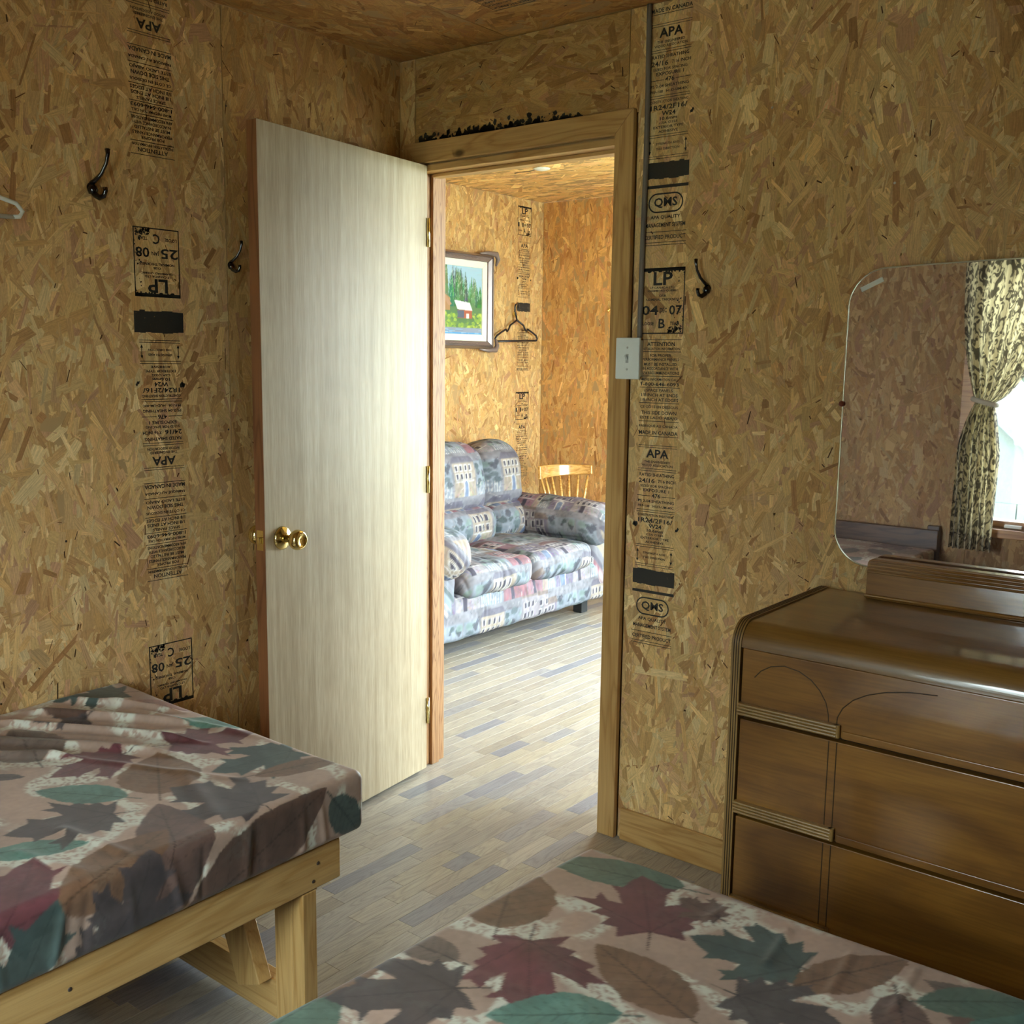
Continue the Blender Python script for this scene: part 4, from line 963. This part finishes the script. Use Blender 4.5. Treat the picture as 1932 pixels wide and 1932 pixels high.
def cushion(name, parent, lo, hi, r, bulge=(0, 0, 0), rot=None, piv=None, tucks=(), step=.0065, uvo=(0, 0), umap='front', pinch=0.):
    lo, hi = np.array(lo, float), np.array(hi, float)
    ax = [np.linspace(lo[i], hi[i], max(4, int((hi[i]-lo[i])/step)+1)) for i in range(3)]
    V, F, UV, nrm = soft_box(lo, hi, r, *ax); c = (lo+hi)/2; hs = (hi-lo)/2; q = (V-c)/hs
    for i in range(3):
        a, b_ = [k for k in range(3) if k != i]
        V[:, i] += bulge[i]*np.clip(q[:, i], -1, 1)*(1-np.clip(q[:, a], -1, 1)**2)*(1-np.clip(q[:, b_], -1, 1)**2)
    if pinch:                                     # rounded, dome-shaped top as on an overstuffed back cushion
        zq = np.clip((V[:, 2]-c[2])/hs[2], 0, 1); V[:, 1] = c[1]+(V[:, 1]-c[1])*(1-pinch*zq**2.5)
    rgs = np.random.default_rng(int(abs(lo.sum())*1000) % 9999)
    V += nrm*(.004*np.sin(V[:, [1]]*31+V[:, [2]]*17)*np.sin(V[:, [2]]*23+V[:, [0]]*29))
    for k in range(14):                           # gathers
        cy_, cz_ = rgs.uniform(lo[1], hi[1]), rgs.uniform(lo[2], hi[2]); dd = np.abs((V[:, 1]-cy_)+rgs.uniform(-.4, .4)*(V[:, 2]-cz_)); V -= nrm*(rgs.uniform(.002, .005)*np.exp(-(dd/.008)**2)*np.exp(-((V[:, 2]-cz_)/.07)**2))[:, None]
    if umap == 'front': U_, W_ = V[:, 1]+uvo[0], V[:, 2]*1.0+(V[:, 0]-hi[0])*-.8*(nrm[:, 2] > .5)+uvo[1]
    elif umap == 'top': U_, W_ = V[:, 1]+uvo[0], -V[:, 0]+V[:, 2]+uvo[1]
    else: U_, W_ = V[:, 0]+uvo[0], V[:, 2]+V[:, 1]*np.sign(umap_s)+uvo[1]
    col = TOWN.sample(U_/1.45, W_/1.45, True)*.50+np.array(lin('#8d8294'))*.09
    if rot:
        R = np.array(Matrix.Rotation(rot[1], 3, rot[0])); pv_ = np.array(piv); V = (V-pv_)@R.T+pv_
    V = V-np.array(parent.location)
    return link(name, np_mesh(name, V, F, col), M['sofa'], parent, True)
umap_s = 1
so = empty('sofa', (-1.16, 1.66, 0)); tag(so, 'overstuffed loveseat in pastel street-scene print fabric', 'sofa')
SY0, SY1 = .93, 2.42; AR = .225
cushion('base', so, (-1.60, SY0+.03, .075), (-.715, SY1-.03, .300), .03, (.012, 0, 0), uvo=(.1, .02))
for y0, y1, n_ in ((SY0+AR-.02, 1.668, 0), (1.672, SY1-AR+.02, 1)):
    cushion('seat_cushion', so, (-1.34, y0, .275), (-.678, y1, .425), .055, (.018, .004, .020), umap='top', uvo=(.07+n_*.2, .12))
for y0, y1, z1, xo in ((1.14, 1.45, .93, 0), (1.45, 1.975, .945, .02), (1.965, 2.325, .940, .0)):
    cushion('back_cushion', so, (-1.50+xo, y0, .54), (-1.22+xo, y1, z1), .11, (.035, .008, .02), ('Y', math.radians(-8)), (-1.35, 0, .5), uvo=(.21+y0, .3), pinch=.16)
    cushion('lumbar_cushion', so, (-1.47+xo, y0+.015, .385), (-1.17+xo, y1-.005, .600), .075, (.035, .006, .0), ('Y', math.radians(-4)), (-1.35, 0, .4), uvo=(.4+y0, .1))
cushion('back_frame', so, (-1.645, SY0+.06, .10), (-1.47, SY1-.06, .86), .05, uvo=(0, .4))
for y0, y1 in ((SY0, SY0+AR-.03), (SY1-AR+.03, SY1)):
    cushion('arm_panel', so, (-1.55, y0+.01, .085), (-.72, y1-.01, .44), .04, (.01, .008, 0), umap='side', uvo=(.3, .2))
    ya, yb = (y0-.02, y1+.035) if y0 < 1.5 else (y0-.035, y1+.02)
    cushion('arm_pillow', so, (-1.42, ya, .395), (-.640, yb, .625), .098, (.02, .015, .018), umap='side', uvo=(.12, .33))
for fx_ in (-1.55, -.80):
    for fy_ in (SY0+.10, SY1-.16): B(fx_-.03+1.16, fx_+.03+1.16, fy_-.03-1.66, fy_+.03-1.66, 0, .09).build('foot', M['underside'], so, bevel=.004)

# ------------------------------------------------------------------ wooden chair in the corner
M['maple'] = wood('honey_varnished_maple', lin('#d9a75e'), lin('#b47f3c'), 1, .2, knots=False, coat=.5)
ch = empty('wooden_chair', (-1.135, 2.630, 0), math.radians(-29)); tag(ch, 'honey varnished spindle-back wooden chair in the corner behind the sofa', 'chair')
# local +x is where the sitter looks; the crest rail curves round the back
CR_R = .215
def crest(a, dr_=0.): return Vector((-(CR_R+dr_)*math.cos(a)+.045, (CR_R+dr_)*math.sin(a), 0))
aa = np.linspace(-.93, .93, 19); mb = MB()
for a in aa:
    hgt = .070-.013*a/.93; zc = .742+.005*a/.93
    for dr_, dz in ((0, -hgt/2), (.020, -hgt/2), (.020, hgt/2), (0, hgt/2)):
        q = crest(a, dr_); mb.v.append((q.x-dz*.12, q.y, zc+dz))
for i in range(len(aa)-1):
    for k in range(4): mb.f.append((i*4+k, i*4+(k+1) % 4, (i+1)*4+(k+1) % 4, (i+1)*4+k))
mb.f += [(3, 2, 1, 0), tuple(len(mb.v)-4+k for k in range(4))]
mb.build('crest_rail', M['maple'], ch, bevel=.006, seg=3)
for a in np.linspace(-.80, .80, 7):
    p0 = crest(a, .010)+Vector((0, 0, .710)); p1 = Vector((-.125*math.cos(a)+.02, .135*math.sin(a), .445))
    MB().tube([p0, p0.lerp(p1, .35), p0.lerp(p1, .65), p1], [.006, .009, .010, .007], 10).build('spindle', M['maple'], ch, True)
seat_o = [(.150*math.cos(a)+.02, .150*math.sin(a)) for a in np.linspace(0, 2*PI, 28)[:-1]]
MB().prism(seat_o, 2, .415, .450).build('seat', M['maple'], ch, bevel=.008)
for sx in (-1, 1):
    for sy in (-1, 1):
        MB().tube([(.02+sx*.075, sy*.075, .416), (.02+sx*.095, sy*.09, .2), (.02+sx*.105, sy*.10, 0)], [.013, .016, .011], 10).build('leg', M['maple'], ch, True)
    MB().tube([(.02+sx*.096, -.092, .18), (.02+sx*.096, .092, .18)], .009, 8).build('stretcher', M['maple'], ch, True)

# ------------------------------------------------------------------ framed painting
pt = empty('framed_painting', (LX0+.012, 1.99, 1.762)); tag(pt, 'framed lakeside cottage painting with an ornate silver-brown frame', 'painting')
def paint_canvas():
    c = Canvas(-.43, .43, -.25, .25, .0025, lin('#9fc0d6')); rg = random.Random(2)
    for k in range(120): a, b_ = rg.uniform(-.43, .43), rg.uniform(.02, .25); c.stroke((a, b_), (a+rg.uniform(.03, .1), b_+rg.uniform(-.02, .02)), .012, tuple(v*rg.uniform(.85, 1.1) for v in lin('#a5c3d4')), .35)
    c.rect(-.43, .43, -.17, -.03, lin('#5d7f58'))
    for k in range(150):
        a = rg.uniform(-.43, .43); hgt = .20-.14*max(0, (a-.05)/.38)+rg.uniform(-.05, .04); hgt = max(.05, hgt); wd = rg.uniform(.018, .03)
        col = tuple(v*rg.uniform(.6, 1.3) for v in rg.choice([lin('#4f7a58'), lin('#3f6a5a'), lin('#5f8f63')]))
        for q in range(5): zz_ = -.04+hgt*q/5; c.poly([(a-wd*(1-q/6), zz_), (a+wd*(1-q/6), zz_), (a, zz_+hgt*.42)], tuple(v*rg.uniform(.8, 1.3) for v in col), .9)
        for q in range(6): z2 = -.03+rg.random()*hgt; c.stroke((a-.004, z2), (a+rg.uniform(-.012, .012), z2+.02), .003, lin('#b8d2c0'), .7)
    c.poly([(-.05, -.06), (.08, -.06), (.08, .01), (-.02, .06)], lin('#a8835e')); c.poly([(-.05, .075), (-.01, .075), (.095, -.025), (.07, -.035)], lin('#b08a70'))
    c.poly([(.115, .0), (.255, -.012), (.28, -.058), (.145, -.052)], lin('#d9dfe8')); c.rect(.145, .275, -.105, -.056, lin('#a8604c')); c.rect(.145, .205, -.10, -.058, lin('#5a6478')); c.rect(.225, .25, -.105, -.075, lin('#e6e4dc'))
    for k in range(320):
        a, b_, r = rg.uniform(-.43, .43), rg.uniform(-.165, -.075), rg.uniform(.006, .02)
        if b_ > -.12 and .14 < a < .28: continue
        c.poly([(a+r*rg.uniform(.6, 1.2)*math.cos(6.28*i/8), b_+r*rg.uniform(.5, .9)*math.sin(6.28*i/8)) for i in range(8)], rg.choice([lin('#9db84e'), lin('#7fa04c'), lin('#6b8a58'), lin('#b9c65e')]), .85)
    c.rect(-.43, .43, -.185, -.158, lin('#8b97ad')); c.rect(-.43, .43, -.25, -.185, lin('#5b9bd0'))
    for k in range(90): a, b_ = rg.uniform(-.43, .4), rg.uniform(-.25, -.165); c.stroke((a, b_), (a+rg.uniform(.02, .09), b_+rg.uniform(-.004, .004)), .005, rg.choice([lin('#7fb4de'), lin('#4f8cc4'), lin('#6c7f9d'), lin('#a5cbe8')]), .6)
    return c
PC = paint_canvas(); pw, ph = .365, .197
yy, zz2 = np.meshgrid(np.arange(-pw, pw+.001, .003), np.arange(-ph, ph+.001, .003), indexing='ij'); nY, nZ = yy.shape
ii = np.arange(nY-1)[:, None]*nZ+np.arange(nZ-1)[None]; q4 = np.stack([ii, ii+nZ, ii+nZ+1, ii+1], -1).reshape(-1, 4)
M['paint'] = attr_mat('oil_paint', .4, None)
cv_ = link('canvas', np_mesh('canvas', np.stack([np.full(yy.size, .016), yy.ravel(), zz2.ravel()], 1), q4, PC.sample(yy.ravel(), zz2.ravel())), M['paint'], pt)
M['frame'] = plain('antique_silver_brown_frame', (.24, .19, .18), .32, .35); M['liner'] = plain('cream_linen_liner', (.78, .76, .66), .8)
def rect_ring(w0, h0, w1, h1, xa, xb, name, mat, bev=.004):
    for k, (P0, P1) in enumerate((((-1, 1), (1, 1)), ((1, 1), (1, -1)), ((1, -1), (-1, -1)), ((-1, -1), (-1, 1)))):
        a, b_ = (P0[0]*w0, P0[1]*h0), (P1[0]*w0, P1[1]*h0); c_, d_ = (P1[0]*w1, P1[1]*h1), (P0[0]*w1, P0[1]*h1)
        mb = MB(); mb.v = [(xa, *a), (xa, *b_), (xa, *c_), (xa, *d_), (xb[0], *a), (xb[0], *b_), (xb[1], *c_), (xb[1], *d_)]
        mb.f = [(0, 1, 2, 3), (7, 6, 5, 4), (0, 4, 5, 1), (1, 5, 6, 2), (2, 6, 7, 3), (3, 7, 4, 0)]; mb.build(name, M[mat], pt, bevel=bev)
rect_ring(pw-.001, ph-.001, pw+.038, ph+.038, .004, (.022, .026), 'liner', 'liner', .002)
rect_ring(pw+.039, ph+.039, pw+.066, ph+.066, .0, (.030, .046), 'inner_moulding', 'frame')
rect_ring(pw+.067, ph+.067, pw+.112, ph+.083, .0, (.052, .020), 'outer_moulding', 'frame')
for sy in (-1, 1):
    for sz in (-1, 1):
        MB().tube([(.035, sy*(pw+.11), sz*(ph+.02)), (.044, sy*(pw+.118), sz*(ph+.06)), (.046, sy*(pw+.10), sz*(ph+.088)), (.040, sy*(pw+.03), sz*(ph+.092)), (.034, sy*(pw-.04), sz*(ph+.085))], [.006, .014, .017, .012, .005], 10).build('corner_scroll', M['frame'], pt, True)
for sz in (-1, 1):
    MB().tube([(.047, -pw*.8+pw*1.6*k/40, sz*(ph+.053+.002*(k % 2))) for k in range(41)], .003, 6).build('beading', M['frame'], pt, True)
# ceiling rose in the living room
cr = MB().lathe([(0, 0), (.045, 0), (.045, .004), (.030, .010), (.010, .014), (0, .014)], (-.936, 2.007, H2-.0012), (0, 0, -1), 24).build('ceiling_rose', M['white_plastic'], None, True)
tag(cr, 'small white ceiling fixture cover in the bright room beyond', 'ceiling fixture')
tag(MB().tube([(-.98, 2.01, H2-.004), (-1.04, 2.03, H2-.0045), (-1.10, 2.02, H2-.004), (-1.14, 2.035, H2-.004)], .0022, 6).build('ceiling_crack', M['cable'], None, True), 'thin wire line in the ceiling beside the white fixture cover', 'crack')  # thin dark tube standing for the crack line in the ceiling

# ------------------------------------------------------------------ windows
def glass_mat():
    m, t, b, o = nodes('window_glass'); t.nodes.remove(b)
    tr = N(t, 'ShaderNodeBsdfTransparent'); gl = N(t, 'ShaderNodeBsdfGlossy'); gl.inputs['Roughness'].default_value = .02
    fr = N(t, 'ShaderNodeFresnel'); fr.inputs[0].default_value = 1.3; mx = N(t, 'ShaderNodeMixShader')
    tr.inputs[0].default_value = (.96, .985, .97, 1)
    L(t, fr.outputs[0], mx.inputs[0]); L(t, tr.outputs[0], mx.inputs[1]); L(t, gl.outputs[0], mx.inputs[2]); L(t, mx.outputs[0], o.inputs[0]); return m
M['glass'] = glass_mat(); M['win_wood'] = wood('window_pine', lin('#b98a52'), lin('#8a5c30'), 0, .4)
w1_ = empty('window_1', ((BW[0]+BW[1])/2, YB-.05, (BW[2]+BW[3])/2)); w1_['kind'] = 'structure'
hw_, hh_ = (BW[1]-BW[0])/2, (BW[3]-BW[2])/2
for a in ((-hw_, -hw_+.03, -hh_, hh_), (hw_-.03, hw_, -hh_, hh_), (-hw_+.0301, hw_-.0301, -hh_, -hh_+.035), (-hw_+.0301, hw_-.0301, hh_-.03, hh_)): B(a[0], a[1], -.045, .048, a[2], a[3]).build('window_frame', M['win_wood'], w1_)
B(-hw_+.031, hw_-.031, -.003, .003, -hh_+.036, hh_-.031).build('pane', M['glass'], w1_)
B(-hw_-.07, hw_+.07, .051, .11, -hh_-.045, -hh_-.002).build('window_sill', M['win_wood'], w1_, bevel=.004)
B(-hw_-.07, -hw_, .051, .068, -hh_, hh_+.07).build('casing', M['win_wood'], w1_); B(hw_, hw_+.07, .051, .068, -hh_, hh_+.07).build('casing', M['win_wood'], w1_)
cl_ = B(-.30, -.22, .05, .075, -hh_+.005, -hh_+.02).build('sash_lever', M['white_plastic'], w1_, bevel=.003)
w2_ = empty('unseen_window_2', (LX1+.05, (LW[0]+LW[1])/2, (LW[2]+LW[3])/2)); w2_['kind'] = 'structure'  # unseen side window, added so more daylight reaches the living room
hw2, hh2 = (LW[1]-LW[0])/2, (LW[3]-LW[2])/2
for a in ((-hw2, -hw2+.04, -hh2, hh2), (hw2-.04, hw2, -hh2, hh2), (-hw2+.0401, hw2-.0401, -hh2, -hh2+.04), (-hw2+.0401, hw2-.0401, hh2-.04, hh2), (-.02, .02, -hh2+.0401, hh2-.0401)): B(-.045, .045, a[0], a[1], a[2], a[3]).build('window_frame', M['win_wood'], w2_)
for a, b_ in ((-hw2+.041, -.021), (.021, hw2-.041)): B(-.003, .003, a, b_, -hh2+.041, hh2-.041).build('pane', M['glass'], w2_)

w3_ = empty('unseen_door_2', ((PD[0]+PD[1])/2, LY1+.055, PD[2])); w3_['kind'] = 'structure'  # unseen glazed door, added to brighten the floor past the doorway
hp, zp_ = (PD[1]-PD[0])/2, PD[3]-PD[2]
for a in ((-hp, -hp+.05, 0, zp_), (hp-.05, hp, 0, zp_), (-.04, .04, .0701, zp_-.0601), (-hp+.0501, hp-.0501, 0, .07), (-hp+.0501, hp-.0501, zp_-.06, zp_)): B(a[0], a[1], -.04, .04, a[2], a[3]).build('door_frame', M['win_wood'], w3_)
for a, b_ in ((-hp+.051, -.041), (.041, hp-.051)): B(a, b_, -.003, .003, .071, zp_-.061).build('pane', M['glass'], w3_)

# ------------------------------------------------------------------ curtains of the bedroom window
def curtain_mat():
    m, t, b, o = nodes('damask_curtain'); uv = N(t, 'ShaderNodeUVMap', uv_map='grain')
    n1 = N(t, 'ShaderNodeTexNoise', i_Scale=1., i_Detail=1.5, i_Distortion=2.6); L(t, mapping(t, uv.outputs[0], (22, 15, 1)), n1.inputs['Vector'])
    r1 = ramp(t, [(.49, (0, 0, 0)), (.525, (1, 1, 1))]); L(t, n1.outputs[0], r1.inputs[0])
    wv = N(t, 'ShaderNodeTexWave', wave_type='BANDS', bands_direction='X', i_Scale=3.2); L(t, uv.outputs[0], wv.inputs['Vector'])
    r2 = ramp(t, [(.46, (0, 0, 0)), (.5, (1, 1, 1)), (.53, (1, 1, 1)), (.57, (0, 0, 0))]); L(t, wv.outputs[0], r2.inputs[0])
    mx_ = N(t, 'ShaderNodeMath', operation='MAXIMUM'); L(t, r1.outputs[0], mx_.inputs[0]); L(t, r2.outputs[0], mx_.inputs[1])
    c = mixc(t, lin('#c9c0a4'), lin('#4d4a42'), mx_.outputs[0]); L(t, c, b.inputs['Base Color']); b.inputs['Roughness'].default_value = .8
    tl = N(t, 'ShaderNodeBsdfTranslucent'); c2 = mixc(t, lin('#dccf9e'), lin('#5e5640'), mx_.outputs[0]); L(t, c2, tl.inputs[0])
    ms = N(t, 'ShaderNodeMixShader'); ms.inputs[0].default_value = .28; L(t, b.outputs[0], ms.inputs[1]); L(t, tl.outputs[0], ms.inputs[2]); L(t, ms.outputs[0], o.inputs[0]); return m
M['curtain'] = curtain_mat()
def curtain(sg, label):
    cx_ = (BW[0]+BW[1])/2; root = empty('curtain', (cx_+sg*.30, YB+.11, 0)); tag(root, label, 'curtain', 'tied-back damask curtains')
    nu, nz_ = 130, 90; V = []; UV = []
    zt_, zb_, ztie = 2.09, .57, 1.30
    for j in range(nz_+1):
        z = zt_+(zb_-zt_)*j/nz_
        if z > ztie:
            k = ((z-ztie)/(zt_-ztie)); inner = .37-.36*min(1, k**.62); outer = .55-.09*(1-k)**3
        else:
            k = (ztie-z)/(ztie-zb_); inner = .37-.04*min(1, k*3); outer = .53-.07*(1-min(1, k*2.5))**2
        for i in range(nu+1):
            u = i/nu; x_ = sg*(inner+(outer-inner)*u); sq = 1-min(1, (outer-inner)/.46)
            y_ = (.012+.022*sq)*math.sin(u*PI*2*7+.6*math.sin(z*4))+.010*math.sin(u*23+z*3); tie_ = math.exp(-((z-ztie)/.05)**2)
            V.append((x_-sg*.30, y_*(1-.6*tie_)-.0, z)); UV.append((u*.75, z))
    i_ = np.arange(nz_)[:, None]*(nu+1)+np.arange(nu)[None]; q_ = np.stack([i_, i_+1, i_+nu+2, i_+nu+1], -1).reshape(-1, 4)
    link('cloth', np_mesh('cloth', np.array(V), q_, None, np.array(UV)), M['curtain'], root, True)
    tb = [(sg*(.415+.055*math.cos(a))-sg*.30, .034*math.sin(a), 1.30+.014*math.cos(a)) for a in np.linspace(0, 2*PI, 24)]
    MB().tube(tb, .013, 8, False).build('tieback', M['curtain_plain'], root, True)
M['curtain_plain'] = plain('cream_cord', (.55, .52, .42), .8)
curtain(-1, 'grey and cream damask curtain tied back beside the head board of the hook-side bed'); curtain(1, 'grey and cream damask curtain tied back on the window side near the dresser bed')
rod = empty('curtain_rod', ((BW[0]+BW[1])/2, YB+.11, 2.10)); tag(rod, 'thin dark curtain rod above the bedroom window', 'curtain rod')
MB().tube([(-.66, 0, 0), (.66, 0, 0)], .008, 10).build('rod', M['dark_metal'], rod, True)
for sg in (-1, 1):
    MB().lathe([(0, 0), (.014, .004), (.018, .016), (.012, .028), (0, .032)], (sg*.66, 0, 0), (sg, 0, 0), 14).build('finial', M['dark_metal'], rod, True)
    B(sg*.60-.006, sg*.60+.006, -.108, 0, -.006, .006).build('bracket', M['dark_metal'], rod)
# night stand under the window
ns = empty('night_stand', (1.22, YB+.22, 0)); tag(ns, 'small brown wooden night stand under the bedroom window', 'night stand')
B(-.20, .20, -.16, .16, .06, .46).build('body', M['dark_wood'], ns, bevel=.003); B(-.215, .215, -.175, .175, .4605, .485).build('top', M['win_wood'], ns, bevel=.004)
d_ = B(-.18, .18, .1602, .172, .29, .44).build('drawer', M['win_wood'], ns, bevel=.003); MB().lathe([(0, 0), (.008, 0), (.014, .012), (0, .02)], (0, .172, .365), (0, 1, 0), 14).build('knob', M['brass'], d_, True)
for sx in (-.17, .17):
    for sy in (-.13, .13): B(sx-.02, sx+.02, sy-.02, sy+.02, 0, .0598).build('leg', M['dark_wood'], ns)

# ------------------------------------------------------------------ outside: grass, shed, trees
M['grass'] = plain('pale_gravel_and_dry_grass', (.42, .42, .32), .9)
g_ = B(-30, 30, -34, 30, -.75, -.55).build('ground', M['grass']); g_['kind'] = 'structure'
sh = empty('shed', (-.35, -8.0, -.55)); tag(sh, 'pale blue-green garden shed outside the bedroom window', 'shed')
M['shed'] = plain('pale_blue_green_boards', (.05, .07, .065), .6); M['shed_roof'] = plain('grey_roofing', (.05, .07, .07), .6)
for k in range(10): B(-1.3+k*.26, -1.05+k*.26, .97, 1.0, 0, .95).build('wall_board', M['shed'], sh)
B(-1.3, 1.3, -1.0, .969, 0, .95).build('body', M['shed'], sh); MB().prism([(-1.3, .951), (1.3, .951), (0, 2.15)], 1, -1.0, .99).build('gable', M['shed'], sh)
for sg in (-1, 1): MB().prism([(0, 2.16), (sg*1.45, .82), (sg*1.45, .89), (0, 2.23)], 1, -1.15, 1.08).build('roof_slope', M['shed_roof'], sh)
def tree(x_, y_, h, r, seed, label):
    rg = np.random.default_rng(seed); root = empty('tree', (x_, y_, -.55)); tag(root, label, 'tree', 'leafy trees outside the window')
    MB().tube([(0, 0, 0), (.05, 0, h*.3), (0, .05, h*.7)], [.14, .11, .05], 10).build('trunk', M['bark'], root, True)
    n = 2600; p_ = rg.normal(0, 1, (n, 3)); p_ /= np.linalg.norm(p_, axis=1)[:, None]; p_ *= (rg.random((n, 1))**.4)*np.array([r, r, h*.36]); p_[:, 2] += h*.62
    p_ += np.sin(p_*5)*.15; a = rg.normal(0, 1, (n, 3)); a /= np.linalg.norm(a, axis=1)[:, None]; b_ = np.cross(a, rg.normal(0, 1, (n, 3))); b_ /= np.linalg.norm(b_, axis=1)[:, None]
    s_ = rg.uniform(.07, .16, (n, 1)); V = np.stack([p_-a*s_, p_+b_*s_*.5, p_+a*s_, p_-b_*s_*.5], 1).reshape(-1, 3)
    col = np.array([.012, .030, .005])*rg.uniform(.5, 1.6, (n, 1))*np.array([1, 1, 1]); o = link('foliage', np_mesh('foliage', V, np.arange(n*4).reshape(n, 4), col, None, 'FACE'), M['leaf'], root); o['kind'] = 'stuff'
M['bark'] = plain('bark', (.10, .07, .05), .9); M['leaf'] = attr_mat('leaf_green', .6, None)
for i, (x_, y_) in enumerate(((-1.9, -11.4), (.2, -11.0), (2.2, -11.6))): tree(x_, y_, 2.7, .95, 200+i, ('low bushy shrub behind the shed roof ridge', 'low bushy shrub behind the lower end of the shed roof', 'low bushy shrub clear of the shed')[i])
for i, (x_, y_, h, r) in enumerate(((-2.6, -15.5, 6.5, 2.0), (2.2, -15.5, 7.0, 2.0), (6.2, -14, 6., 1.9), (-8.2, -17, 8., 2.4), (9.2, -17, 7.5, 2.2))):
    tree(x_, y_, h, r, 100+i, ('slim leafy tree behind the shed roof', 'tall leafy tree straight behind the garden shed', 'short leafy tree past the shed corner', 'broad leafy tree furthest from the shed', 'tall leafy tree standing alone on the grass')[i])
